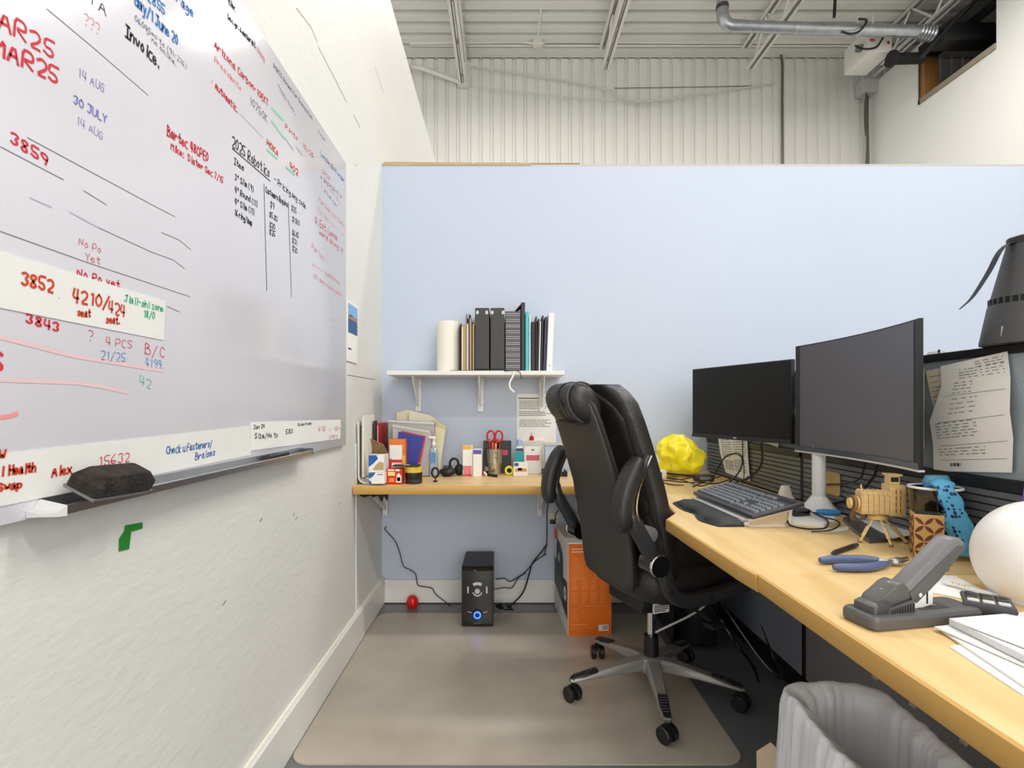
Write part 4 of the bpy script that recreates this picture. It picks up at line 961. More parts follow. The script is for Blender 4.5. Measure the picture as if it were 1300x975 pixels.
# headphones
x, y, w_, h = spot(557, 587, 606, 581)
t = thing('headphones', 'black over-ear headphones lying folded on the left worktop', 'headphones', (x, y + .05, DZ + .0005))
m = MB(); m.ball((-.018, -.02, .024), (.042, .03, .0235), 3); obj('ear_cup', m, M_black, t)
m = MB(); m.ball((.038, .02, .03), (.026, .03, .0295), 3); obj('ear_cup', m, M_blackm, t)
m = MB(); m.tube([(.012 + .022 * math.cos(a), .015, .062 + .026 * math.sin(a)) for a in [R(-60 + 20 * i) for i in range(16)]], .0065, 8); obj('headband', m, M_black, t)
m = MB(); m.box((-.045, .02, .0), (-.015, .05, .05), .004); obj('cushion_pad', m, M_char, t)
# two small cartons
t, f, w_, h = carton('medicine_box', 'white medicine box with a yellow top and red lower print', 'box', 587.5, 600, 604.5, 566, .04, M_paper, 2)
patch(t, f, [(0, .88, .9, 1)], C(232, 178, 46), 'yellow_print'); patch(t, f, [(.08, .02, .9, .34)], C(222, 120, 124), 'red_print'); patch(t, f, [(.0, 0, .9, .06)], C(200, 40, 46), 'red_band'); obj('small_print', greek(f, .2, .36, .9, .75, 8, .002, 2, off=.001), M_inkg, t, False); patch(t, f, [(-.02, .2, .12, .34)], C(60, 160, 190), 'blue_print')
t, f, w_, h = carton('medicine_box', 'white medicine box with a purple band near the top', 'box', 600.5, 611.5, 605, 570.5, .04, M_paper, -2)
patch(t, f, [(.03, .82, .97, .98)], C(92, 88, 170), 'purple_print'); obj('small_print', greek(f, .1, .1, .9, .75, 12, .002, 3, off=.001), mat('salmon_print', (206, 150, 150), .7), t, False)
t = thing('pencil', 'brown pencil stub poking up between the two medicine boxes', 'pencil', P(601, 582, 2.83)); m = MB(); m.cyl((0, 0, -.10), (.008, .0, .02), .004, n=6); obj('shaft', m, M_card, t)
t.location = (P(601, 575, 2.83).x, 2.83, DZ + .102)
# black carton behind the tumbler
t, f, w_, h = carton('black_carton', 'black printed carton standing behind the steel tumbler', 'carton', 613.5, 649, 601, 560, .05, M_black, 0)
patch(t, f, [(.68, .56, .88, .72)], C(200, 70, 104), 'pink_print'); obj('small_print', greek(f, .05, .8, .95, .95, 3, .003, 4, off=.001), M_lgrey, t, False); obj('small_print', greek(f, .66, .1, .95, .5, 6, .0025, 6, off=.001), M_inkg, t, False); patch(t, f, [(.06, .08, .18, .2)], M_lgrey, 'mark_print')
# tumbler with scissors and pens
x, y, w_, h = spot(618, 638, 604, 568)
tx, ty = x, y + .04
t = thing('steel_tumbler', 'brushed steel tumbler full of pens and red scissors', 'tumbler', (tx, ty, DZ + .0005))
M_steelb = mat('brushed_steel', (186, 178, 166), .3, .9)
m = MB(); m.lathe([(0, 0), (.031, 0), (.033, .003), (.033, .055), (.039, .062), (.040, .132), (.041, .135), (.038, .135), (.036, .06), (.030, .01), (0, .01)], 32); obj('cup', m, M_steelb, t)
fz = frame((0, -.0405, 0), (1, 0, 0), (0, 0, 1), (0, -1, 0))
for q in ([(.004, .122), (.004, .112)], [(.016, .122), (.014, .108)], [(.002, .094), (.008, .086), (.016, .09), (.018, .098)], [(.004, .074), (.008, .070)]):
    m = MB(); m.ribbon(q, .003, lambda u, v, hh=0: Vector((math.sin(u / .04) * .0402, -math.cos(u / .04) * .0402, v)) + Vector((0, -hh, 0)), .0006); obj('face_print', m, M_ink, t, False)
t = thing('scissors', 'red-handled scissors standing handles up in the steel tumbler', 'scissors', (tx, ty - .012, DZ + .14))
for s in (-1, 1):
    m = MB(); c = .021 * s; m.tube([(c + .019 * math.cos(a), 0, .062 + .028 * math.sin(a)) for a in [2 * math.pi * i / 24 for i in range(24)]], .0052, 8, True); m.tube([(c * .6, 0, .036), (-.003 * s, 0, .004), (-.004 * s, 0, -.01)], .006, 8); obj('handle', m, M_red, t)
    m = MB(); m.box((-.006 - .003 * s, -.001 + .0012 * s, -.115), (.006 - .003 * s, .0005 + .0012 * s, -.004)); obj('blade', m, M_alu, t, False)
for i, (dx, dy, h, m_, lab) in enumerate(((-.028, .0, .042, C(176, 60, 40), 'dark red pen in the steel tumbler'), (-.012, -.016, .035, C(220, 110, 50), 'orange pen in the steel tumbler'), (.006, -.022, .02, M_lgrey, 'silver pen in the steel tumbler'), (.026, -.008, .03, C(170, 40, 40), 'red pencil at the right of the tumbler'), (.016, .018, .04, M_black, 'black pen at the back of the tumbler'))):
    p = thing('pen', lab, 'pen', (tx + dx * .7, ty + dy, DZ + .03), 0, 'pens in the tumbler'); m = MB(); m.cyl((0, 0, -.018), (dx * .3, 0, .105 + h), .004, n=8); obj('barrel', m, m_, p)
    m = MB(); m.cyl((dx * .3, 0, .105 + h), (dx * .31, 0, .115 + h), .0042, .003, n=8); obj('cap', m, M_black if i % 2 else m_, p)
x, y, w_, h = spot(610, 620, 604.5, 596)
t = thing('binder_clip', 'small red clip lying in front of the tumbler', 'clip', (x, y, DZ + .0005)); m = MB(); m.loft([[(-.02, 0, 0), (-.006, -.006, .03), (.0, -.006, .028), (-.008, 0, 0)], [(-.02, .012, 0), (-.006, .012, .03), (.0, .012, .028), (-.008, .012, 0)]]); obj('jaw', m, M_red, t, False); m = MB(); m.loft([[(.0, -.004, .026), (.018, -.004, .004), (.012, -.004, .0), (-.004, -.004, .018)], [(.0, .01, .026), (.018, .01, .004), (.012, .01, .0), (-.004, .01, .018)]]); obj('lever', m, M_white_p, t, False)
t = thing('marker_pen', 'black marker lying in front of the steel tumbler', 'marker', (tx - .01, ty - .085, DZ + .0075)); m = MB(); m.cyl((-.025, .03, 0), (.022, -.02, 0), .007, n=12); obj('barrel', m, M_black, t); m = MB(); m.cyl((-.033, .0385, 0), (-.0245, .0295, 0), .0055, n=12); obj('tip', m, M_red, t)
x, y, w_, h = spot(641, 652, 603, 590)
t = thing('tape_roll', 'small roll of yellow electrical tape standing on edge', 'tape', (x, y, DZ + .0245)); RX = Matrix.Rotation(R(90), 4, 'X') ; m = MB(); m.lathe([(.013, -.009), (.0235, -.009), (.0235, .009), (.013, .009)], 28, M=RX, caps=False); obj('tape', m, C(232, 214, 40), t); m = MB(); m.lathe([(.011, -.0092), (.0128, -.0092), (.0128, .0092), (.011, .0092)], 24, M=RX, caps=False); obj('core', m, M_black, t)
# lotion bottle and card
x, y, w_, h = spot(653, 664, 602, 555)
t = thing('lotion_bottle', 'clear and teal lotion bottle with a pale blue cap', 'bottle', (x + .004, y + .03, DZ + .0005)); m = MB(); m.loft([sup(0, 0, z, a, b, .6, 24) for z, a, b in ((0, .022, .016), (.003, .024, .018), (.125, .024, .018), (.14, .018, .014), (.148, .013, .012))]); obj('body', m, mat('pale_lotion', (214, 226, 232), .25), t)
m = MB(); m.cyl((0, 0, .148), (0, 0, .178), .0145, .013); obj('cap', m, C(160, 184, 220), t); m = MB(); m.box((-.023, -.0195, .062), (.023, -.0178, .118)); obj('label', m, C(38, 160, 166), t, False); m = MB(); m.box((-.018, -.0192, .12), (.02, -.017, .135)); obj('dark_band', m, C(60, 66, 74), t, False)
t, f, w_, h = carton('gift_card_box', 'small white box with a teal and orange picture in front of the lotion bottle', 'box', 652, 670, 604.5, 587, .02, M_paper, 0)
patch(t, f, [(.12, .32, .92, .56)], C(206, 150, 90), 'orange_print'); patch(t, f, [(.05, .72, .35, .95)], C(50, 90, 120), 'navy_print'); patch(t, f, [(.3, .4, .6, .6)], C(60, 150, 170), 'teal_print'); obj('small_print', greek(f, .3, .78, .95, .92, 2, .0025, 3, off=.001), M_inkg, t, False); obj('small_print', greek(f, .1, .08, .95, .26, 3, .0025, 8, off=.001), M_inkg, t, False)
t, f, w_, h = carton('white_carton', 'white carton with a red label on the left worktop beside the chair', 'carton', 665.5, 687, 602, 567.5, .05, M_paper, -3)
patch(t, f, [(.12, .5, .9, .70)], C(206, 96, 110), 'red_label'); obj('small_print', greek(f, .2, .12, .8, .4, 7, .002, 3, off=.001), M_inkg, t, False); patch(t, f, [(.42, .86, .58, .92)], M_inkg, 'mark_print')
t, f, w_, h = carton('cream_carton', 'plain cream carton behind the white red-label carton', 'carton', 660, 692, 598.5, 559.5, .045, C(222, 216, 202), 0)
ct = DZ + h
p = P(675, 559, 2.98)
t = thing('push_bottle', 'tiny red bottle with a thin nozzle on top of the cream carton', 'bottle', (P(675, 567, 2.99).x, 3.0 - .05, ct + .001)); t.location.y = spot(660, 692, 598.5, 559.5)[1] + .022
m = MB(); m.lathe([(0, 0), (.012, 0), (.0125, .018), (.006, .026), (0, .026)], 16); obj('body', m, M_red, t); m = MB(); m.cyl((0, 0, .026), (0, 0, .042), .0012, n=6); obj('nozzle', m, M_inkg, t)
# pale blue bin and black tray behind the chair
x, y, w_, h = spot(688, 706, 603, 595)
t = thing('black_tray', 'low black tray on the worktop behind the chair back', 'tray', (.262, 2.80, DZ + .0005)); m = MB(); m.box((-.062, -.06, 0), (.06, .08, .006), .002); obj('base', m, M_black, t)
for a, b in (((-.062, -.06), (-.056, .08)), ((.054, -.06), (.06, .08)), ((-.056, -.06), (.054, -.054)), ((-.056, .074), (.054, .08))): m = MB(); m.box((a[0], a[1], .006), (b[0], b[1], .026), .001); obj('side', m, M_black, t)
t = thing('blue_box', 'translucent pale blue box standing in the black tray behind the chair', 'box', (.262, 2.82, DZ + .0075)); m = MB(); m.loft([[(-.045 - k, -.04, z), (.045 + k, -.04, z), (.045 + k, .04, z), (-.045 - k, .04, z)] for z, k in ((0, 0), (.15, .006))]); obj('body', m, C(186, 206, 230), t, False); m = MB(); m.box((-.055, -.045, .15), (.055, .045, .156), .001); obj('lid', m, M_lgrey, t, False)

# ------------------------------------------------------------------ monitors
def D(px, py, z=DZ): return onz(px, py, z)
mn = thing('monitor', 'smaller flat black monitor on the left, behind the keyboard', 'monitor', (.872, 2.5, .95), R(-71.7), 'monitors')
W1, H1 = .561, .312
m = MB(); m.box((0, 0, 0), (W1, .018, H1), .002); m.box((.10, .018, .05), (W1 - .10, .038, H1 - .06), .006); obj('housing', m, M_black, mn)
m = MB(); m.box((.006, -.0012, .020), (W1 - .006, 0, H1 - .006)); obj('screen', m, mat('dark_screen', (14, 14, 14), .42, spec=.35), mn, False)
m = MB(); m.box((0, -.003, 0), (W1, 0, .017), .001); obj('chin', m, mat('brushed_black', (34, 34, 35), .4), mn, False)
fm = frame((0, -.003, 0), (1, 0, 0), (0, 0, 1), (0, -1, 0))
m = MB()
for i, x in enumerate((.268, .274, .280)): m.box((x, -.0036, .006), (x + .0045, -.003, .0115))
obj('maker_mark', m, M_lgrey, mn, False)
m2 = thing('monitor', 'larger curved grey-screened monitor on a white stand', 'monitor', (1.008, 1.592, DZ + .0005), R(-92.9), 'monitors')
W2, z0, z1 = .606, .202, .566
def arc(x): return .028 * (1 - (2 * x / W2) ** 2)
xs = [-W2 / 2 + W2 * i / 24 for i in range(25)]
def curved(ya, yb, za, zb, x0=-1, x1=1):
    mb = MB(); q = [x for x in xs if x0 * W2 / 2 - 1e-6 <= x <= x1 * W2 / 2 + 1e-6]
    return mb.loft([[(x, arc(x) + ya, za), (x, arc(x) + yb, za), (x, arc(x) + yb, zb), (x, arc(x) + ya, zb)] for x in q])
obj('housing', curved(0, .009, z0, z1), M_black, m2)
m = MB(); q = [x for x in xs if abs(x) < W2 / 2 - .003]
m.loft([[(x, arc(x) - .0012, z0 + .017), (x, arc(x), z0 + .017), (x, arc(x), z1 - .004), (x, arc(x) - .0012, z1 - .004)] for x in q]); obj('screen', m, mat('grey_screen', (84, 82, 88), .34, spec=.5), m2)
obj('chin', curved(-.003, 0, z0, z0 + .016), M_blackg, m2); obj('silver_lip', curved(-.003, .012, z0 - .005, z0), M_lgrey, m2)
m = MB(); m.box((-.2, .030, .24), (.2, .052, .52), .010); obj('rear_cover', m, M_char, m2)
m = MB(); m.lathe([(.0, 0), (.062, 0), (.062, .004), (.055, .012), (.026, .05), (.0205, .056), (.0205, .36), (0, .36)], 32, (-.215, .034, 0)); obj('stand', m, M_white_p, m2)
m = MB(); m.tube([(-.215, .038, .345), (-.10, .062, .35)], .016, 10); obj('arm', m, M_white_p, m2)
m = MB(); m.tube([(-.215, .034, .33), (-.36, .055, .33), (-.50, .075, .335)], .014, 10); obj('arm', m, M_white_p, m2)
# ------------------------------------------------------------------ keyboard, riser, wrist rest
KO = (.695, 1.99, DZ + .0005); KR = R(-88)
rs = thing('keyboard_riser', 'white open-ended riser under the keyboard', 'riser', KO, KR)
m = MB(); m.loft([[(x, y, z) for y, z in ((0, .012), (.135, .045), (.135, .052), (0, .019))] for x in (0, .40)]); obj('top_board', m, M_white_p, rs, False)
for x in (0, .392):
    m = MB(); pr = [(0, 0), (.138, 0), (.146, .056), (.138, .056), (0, .022)]; inn = [(.018, .005), (.128, .005), (.134, .040), (.018, .016)]
    for a, b in (((0, 0), (.138, .005)),): m.box((x, a[0], a[1]), (x + .008, b[0], b[1]))
    m.loft([[(xx, y, z) for y, z in ((0, 0), (.014, 0), (.014, .020), (0, .0195))] for xx in (x, x + .008)]); m.loft([[(xx, y, z) for y, z in ((.128, 0), (.138, 0), (.144, .052), (.134, .050))] for xx in (x, x + .008)])
    obj('end_frame', m, mat('ivory_plastic', (222, 216, 204), .45), rs, False)
    m = MB(); m.box((x + .002, .014, .005), (x + .005, .128, .012)); m.loft([[(xx, y, z) for y, z in ((.014, .005), (.128, .005), (.131, .042), (.014, .016))] for xx in (x + .0025, x + .0045)]); obj('inner_panel', m, C(206, 188, 154), rs, False)
kb = thing('keyboard', 'black full-size keyboard with grey keys tilted on the white riser', 'keyboard', (KO[0] + .022, KO[1] + .0, KO[2] + .0275), KR)
kb.rotation_euler = (R(13.7), 0, KR)
m = MB(); m.box((-.02, -.012, 0), (.425, .150, .014), .005, 3); obj('body', m, mat('keyboard_body', (52, 54, 58), .4), kb)
M_key = mat('grey_keycap', (112, 116, 122), .5)
ksrc = {}
def key(x, y, w_):
    k = round(w_, 4)
    if k not in ksrc:
        mb = MB(); mb.loft([[(-w_ / 2, -.0078, 0), (w_ / 2, -.0078, 0), (w_ / 2, .0078, 0), (-w_ / 2, .0078, 0)], [(-w_ / 2 + .002, -.006, .006), (w_ / 2 - .002, -.006, .006), (w_ / 2 - .002, .0065, .006), (-w_ / 2 + .002, .0065, .006)]])
        ksrc[k] = o = obj('key', mb, M_key, kb, False)
    else: o = inst(ksrc[k], kb)
    o.location = (x, y, .0142)
rows = [(.004, [.022, .022, .022, .105, .022, .022, .022, .026]), (.023, [.042] + [.0165] * 10 + [.052]), (.042, [.034] + [.0165] * 11 + [.04]), (.061, [.027] + [.0165] * 12 + [.026]), (.080, [.0165] * 13 + [.037]), (.106, [.0165] + [.0165] * 12)]
for y, ws in rows:
    x = -.008
    gap = (.268 - sum(ws)) / (len(ws) - 1) if y < .1 else (.268 - sum(ws)) / (len(ws) - 1)
    for w_ in ws: key(x + w_ / 2, y + .008, w_ - .0005); x += w_ + gap
for y in (.004, .061, .080, .106):
    for k in range(3):
        if y == .061 and False: continue
        key(.285 + k * .019, y + .008, .0165)
key(.304, .031, .0165)
for j, y in enumerate((.004, .023, .042, .061, .080)):
    for k in range(4): key(.349 + k * .019, y + .008, .0165)
m = MB(); m.box((.34, .118, .014), (.41, .132, .0155)); obj('indicator_strip', m, M_black, kb, False)
wr = thing('wrist_rest', 'black gel wrist rest along the front of the keyboard riser', 'wrist rest', KO, KR)
rings = []
for i in range(29):
    x = .002 + .398 * i / 28; u = i / 28
    fr_ = -.074 - .016 * math.sin(u * math.pi) ** .5 - (.014 * math.exp(-((u - .80) / .13) ** 2)) + .012 * math.exp(-((u - .52) / .10) ** 2)
    e = min(1, .35 + 6 * u, .35 + 6 * (1 - u)); 
    rings.append([(x, -.002, 0), (x, -.002, .017 * e), (x, -.02, .022 * e), (x, fr_ * .6, .022 * e), (x, fr_ * .88, .014 * e), (x, fr_ * .93, .004)])
    rings[-1] += [(x, fr_, .0035), (x, fr_, 0)]
m = MB(); m.loft(rings); obj('pad', m, mat('black_lycra', (34, 34, 36), .6, bump=.1, bscale=600), wr, True, angle=60)
# ------------------------------------------------------------------ stapler
S0 = Vector((.572, .872, DZ + .0005))
st = thing('stapler', 'large grey heavy-duty stapler with its lever raised, at the desk edge', 'stapler', S0, R(11)); 
def SP(px, py):                       # measured side outline -> stapler's own (x, z)
    p = P(px, py, .905) - S0; return (p.x / math.cos(R(11)), p.z)
fs = lambda x, z, h=0.: Vector((x, h, z))
M_stp = mat('stapler_grey', (86, 85, 84), .42, bump=.05, bscale=400); M_stl = mat('stapler_light_grey', (116, 116, 118), .36)
m = MB(); m.loft([[(a, b, z) for a, b in rrect(.108, .004, .108 - k, .034 - k, .012, 4)] for z, k in ((0, .002), (.004, 0), (.016, 0), (.021, .003), (.0215, .006))]); obj('base', m, M_stp, st, True, angle=30)
m = MB(); m.box((.11, -.012, .0216), (.165, .020, .0222)); ap = obj('anvil_plate', m, M_char, st, False)
m = MB(); m.box((.125, -.002, .0222), (.152, .010, .0228)); obj('anvil', m, M_alu, ap, False)
def sideprism(name, px, y0, y1, m_, parent=st, bev=.003):
    mb = MB(); mb.prism([SP(*q) for q in px], y1 - y0, fs, y0)
    if bev: bmesh.ops.bevel(mb.bm, geom=list(mb.bm.edges), offset=bev, segments=2, affect='EDGES', profile=.5)
    return obj(name, mb, m_, parent, True, angle=30)
sideprism('hinge_block', ((1084, 770), (1084, 759), (1092, 756), (1105, 762), (1140, 754), (1142, 772), (1090, 774)), -.016, .024, M_stp, bev=.001)
for k in range(9):
    m = MB(); a = SP(1108 + k * 3.8, 771); b = SP(1108 + k * 3.8, 763 - k * .8); m.box((a[0], -.0178, a[1]), (b[0] + .0022, -.0158, b[1])); obj('rib', m, M_char, st, False)
sideprism('rear_cover', ((1089, 760), (1098, 751), (1118, 735), (1128, 732), (1136, 738), (1141, 753), (1106, 762)), -.012, .024, M_stp, bev=.004)
sideprism('lever', ((1132, 737), (1201, 682), (1216, 682), (1223, 691), (1180, 732), (1147, 759), (1141, 754)), -.010, .020, M_stl, bev=.005)
sideprism('lever_side', ((1137, 746), (1209, 691), (1222, 692), (1180, 732.5), (1147, 759), (1141, 755)), -.0125, -.0095, M_stp, bev=.0008)
sideprism('magazine', ((1143, 766), (1168, 740), (1178, 735), (1178, 764), (1152, 770)), -.004, .014, M_white_p, bev=.001)
sideprism('magazine_slot', ((1168, 763), (1168, 748), (1169.5, 746), (1169.5, 762)), -.0055, -.0035, M_black, bev=0)
m = MB(); a = SP(1150, 748); m.cyl((a[0], -.0155, a[1]), (a[0], -.012, a[1]), .0035, n=12); obj('pivot_pin', m, M_chrome, st)
sideprism('release_button', ((1087, 769), (1088, 758), (1097, 751), (1110, 755), (1104, 767), (1096, 772)), -.0165, -.0115, M_char, bev=.002)
a = SP(1113, 743); m = MB(); Mt = Matrix.Translation((a[0], .004, a[1] + .0035)) @ Matrix.Rotation(R(-36), 4, 'Y'); m.lathe([(0, 0), (.011, 0), (.011, .0008), (0, .0008)], 20, M=Mt @ Matrix.Diagonal((1.15, .8, 1, 1))); o = obj('round_sticker', m, M_paper, st)
m = MB(); m.lathe([(0, .0008), (.006, .0008), (.006, .0012), (0, .0012)], 16, M=Mt @ Matrix.Diagonal((1.15, .8, 1, 1))); obj('sticker_mark', m, C(222, 170, 70), o)
# ------------------------------------------------------------------ pliers, pen stub
t = thing('pliers', 'pliers with slate blue grips lying behind the stapler', 'pliers', D(1115, 720)); lo = t.location.copy()
def dl(px, py, z=.010): return D(px, py) - lo + Vector((0, 0, z))
M_grip = mat('slate_blue_grip', (84, 98, 136), .45)
for a in ([(1041, 717), (1060, 716), (1090, 715.5), (1116, 717)], [(1058, 726), (1080, 726.5), (1104, 726), (1126, 721)]):
    pts = curve([dl(*q) for q in a], 5); nn = len(pts); m = MB(); m.tube(pts, [.0095 * (1 - .35 * abs(2 * i / (nn - 1) - 1) ** 4) for i in range(nn)], 10); obj('handle', m, M_grip, t)
m = MB(); m.tube([dl(1114, 717), dl(1128, 718.5), dl(1140, 720)], .0055, 8); m.tube([dl(1124, 721.5), dl(1132, 719), dl(1140, 715)], .0055, 8); obj('shank', m, M_alu, t)
m = MB(); m.ball(dl(1136, 718), (.013, .012, .007), 2); o = obj('joint', m, M_alu, t)
m = MB(); m.tube([dl(1138, 717), dl(1152, 713.5)], [.006, .003], 8); obj('jaw', m, M_alu, t); m = MB(); m.tube([dl(1140, 720), dl(1153, 716.5)], [.006, .003], 8); obj('jaw', m, M_alu, t)
t = thing('pen_stub', 'short black pen lying on the wood behind the pliers', 'pen', D(1072, 701)); lo = t.location.copy(); m = MB(); m.tube([dl(1056, 706, .006), dl(1060, 704.5, .006), dl(1084, 696, .006)], [.0025, .0062, .0062], 10); obj('barrel', m, mat('dark_wood_black', (44, 36, 32), .5), t); m = MB(); m.tube([dl(1083, 696.4, .006), dl(1088, 694.6, .006)], [.0064, .005], 10); obj('cap', m, M_char, t)
# ------------------------------------------------------------------ wooden model on a tripod
wm = thing('wooden_model', 'laser-cut wooden model of a box camera on a tripod', 'model', (.986, 1.425, DZ + .0005), R(-12))
M_ply = mat('birch_plywood', (226, 194, 134), .6, var=.12, vscale=30, stretch=(1, 1, 6)); M_plyd = mat('dark_plywood', (150, 112, 66), .7)  # second, darker plywood tone for slots, feet and one lens ring
m = MB(); m.box((-.045, -.02, .072), (.048, .022, .128), .001); obj('body', m, M_ply, wm, False)
for k in range(5): m = MB(); x = -.042 + k * .0125; m.box((x, -.0225, .076), (x + .0105, -.0198, .122)); obj('side_slat', m, M_ply, wm, False)
for k in range(6): m = MB(); x = -.042 + k * .0115; m.lathe([(0, -.02), (.006, -.02), (.006, .022), (0, .022)], 12, (x + .004, 0, .128), Matrix.Rotation(R(90), 4, 'X')); obj('top_roller', m, M_ply, wm)
m = MB(); m.box((.020, -.024, .070), (.056, .026, .150), .001); bb = obj('back_box', m, M_ply, wm, False)
for k in range(3): m = MB(); m.box((.024 + k * .010, -.0262, .076), (.031 + k * .010, -.0238, .144)); obj('box_slat', m, M_ply, bb, False)
for k in range(2):
    for j in range(4): m = MB(); m.box((.0318 + k * .010, -.0266, .080 + j * .016), (.0332 + k * .010, -.0238, .090 + j * .016)); obj('slot', m, M_plyd, bb, False)
m = MB(); m.box((.022, -.014, .150), (.046, .014, .174), .001); vf = obj('viewfinder', m, M_ply, wm, False); m = MB(); m.box((.025, -.0148, .158), (.043, -.0138, .170)); obj('viewfinder_window', m, M_blackm, vf, False); m = MB(); m.box((.018, -.018, .174), (.05, .018, .178)); obj('viewfinder_lid', m, M_ply, vf, False)
for k, (r_, x) in enumerate(((.018, -.052), (.021, -.060), (.014, -.069))): m = MB(); m.lathe([(0, 0), (r_, 0), (r_, .0055), (0, .0055)], 18, (x, 0, .098), Matrix.Rotation(R(90), 4, 'Y')); obj('lens_ring', m, M_ply if k != 1 else M_plyd, wm)
m = MB(); m.cyl((-.045, -.02, .128), (-.047, -.02, .150), .002, n=6); obj('sight_pin', m, M_ply, wm)
m = MB(); m.lathe([(0, .058), (.022, .058), (.022, .064), (.012, .072), (0, .072)], 14); obj('tripod_head', m, M_ply, wm)
for a in (-150, -85, -20):
    d_ = Vector((math.cos(R(a)), math.sin(R(a)), 0)); m = MB()
    m.tube([d_ * .014 + Vector((0, 0, .060)), d_ * .062 + Vector((0, 0, .004))], .0032, 4); lg = obj('leg', m, M_ply, wm)
    m = MB(); m.tube([d_ * .034 + Vector((0, 0, .040)), d_ * .052 + Vector((0, 0, .017))], .0052, 4); obj('leg_clamp', m, M_ply, lg); m = MB(); m.cyl(d_ * .062, d_ * .062 + Vector((0, 0, .005)), .005, n=8); obj('foot', m, M_plyd, lg)
# ------------------------------------------------------------------ pen cup, lattice box, blue cloth
pb = (1.058, 1.325, DZ + .0005)
t = thing('black_pot', 'black pot with a white rim behind the lattice box', 'pot', pb); m = MB(); m.lathe([(0, 0), (.042, 0), (.044, .004), (.054, .155), (.0505, .155), (.041, .01), (0, .01)], 36); obj('pot', m, M_blackg, t); m = MB(); m.tube([(.053 * math.cos(a), .053 * math.sin(a), .156) for a in [2 * math.pi * i / 36 for i in range(36)]], .0032, 8, True); obj('rim', m, M_white_p, t)
lb = thing('lattice_box', 'gold box with a dark brown interlaced petal lattice, in front of the black pot', 'box', (.988, 1.262, DZ + .0005), R(-28))
m = MB(); m.box((-.0245, -.0245, .1052), (.0245, .0245, .1058)); obj('dark_opening', m, M_blackm, lb, False)
m = MB(); m.box((-.028, -.028, 0), (.028, .028, .105), .001); obj('body', m, mat('gold_card', (196, 160, 96), .4, .3), lb, False)
def petal(f, cu, cv, ang, l=.0155, w_=.0052):
    pts = []
    for i in range(9): u = -1 + i / 4; pts.append((u * l, w_ * (1 - u * u)))
    for i in range(7): u = .75 - i * .25; pts.append((u * l, -w_ * (1 - u * u)))
    c, s = math.cos(ang), math.sin(ang); mb = MB(); mb.prism([(cu + x * c - y * s, cv + x * s + y * c) for x, y in pts], .0005, f, .0002)
    obj('petal', mb, C(104, 44, 22), lb, False)
for f in (frame((0, -.028, 0), (1, 0, 0), (0, 0, 1), (0, -1, 0)), frame((-.028, 0, 0), (0, -1, 0), (0, 0, 1), (-1, 0, 0))):
    for i in range(3):
        for j in range(5):
            cu, cv = -.0185 + i * .0185, .0145 + j * .0190; 
            petal(f, cu, cv, R(45 if (i + j) % 2 else -45), .0122, .0042)
cl = thing('blue_cloth', 'turquoise cloth pouch with dark spots hanging over the pot rim', 'cloth', (1.03, 1.262, DZ + .02))
lo = cl.location.copy()
cpts = curve([Vector((1.055, 1.325, .880)), Vector((1.045, 1.292, .905)), Vector((1.032, 1.262, .896)), Vector((1.042, 1.250, .85)), Vector((1.05, 1.244, .80)), Vector((1.062, 1.238, .745))], 6)
m = MB(); rings = []
for i, p in enumerate(cpts):
    w_ = .021 + .004 * math.sin(i * .9) + (.006 if i > 18 else 0); rg = []
    for k in range(20):
        a = 2 * math.pi * k / 20; q = 1 + .22 * math.sin(3 * a + i * .35)
        tg = (cpts[min(i + 1, len(cpts) - 1)] - cpts[max(i - 1, 0)]).normalized(); nx = Vector((.96, -.28, 0)); ny = tg.cross(nx).normalized()
        rg.append(p - lo + nx * math.cos(a) * w_ + ny * math.sin(a) * .0085 * q)
    rings.append(rg)
m.loft(rings); cloth_o = obj('pouch', m, mat('turquoise_cloth', (84, 164, 204), .7, bump=.3, bscale=300), cl)
spot_m = C(28, 44, 84); rr = random.Random(4)
for i in range(170):
    ii = rr.randrange(12, len(cpts) - 1); k = rr.randrange(20); c = (rings[ii][k] + rings[ii][(k + 1) % 20]) / 2; p = cpts[ii] - lo; n_ = (c - p).normalized()
    if n_.dot(Vector((-.55, -.83, 0))) < .25: continue
    tg = (cpts[ii + 1] - cpts[ii - 1]).normalized(); b_ = Vector((.96, -.28, 0)); n_ = tg.cross(b_).normalized()
    if n_.dot(Vector((-.55, -.83, 0))) < 0: n_ = -n_
    r_ = rr.uniform(.0018, .0036)
    m = MB(); m.loft([[c + n_ * h + b_ * math.cos(a) * r_ + tg * math.sin(a) * r_ * 1.3 for a in [2 * math.pi * q / 8 for q in range(8)]] for h in (-.0012, .0009)]); obj('spot', m, spot_m, cl)
t = thing('glasses_case', 'glossy blue fabric case poking out of the black pot', 'case', (1.072, 1.338, .895)); m = MB(); m.loft([sup(0, 0, z, a, b, .8, 20) for z, a, b in ((-.10, .018, .010), (-.02, .026, .014), (.008, .033, .017), (.022, .026, .012))]); o = obj('body', m, mat('steel_blue_fabric', (92, 158, 190), .4), t); m = MB(); m.ball((-.004, -.0125, .004), (.018, .007, .010), 2); obj('lens_window', m, M_blackg, t)
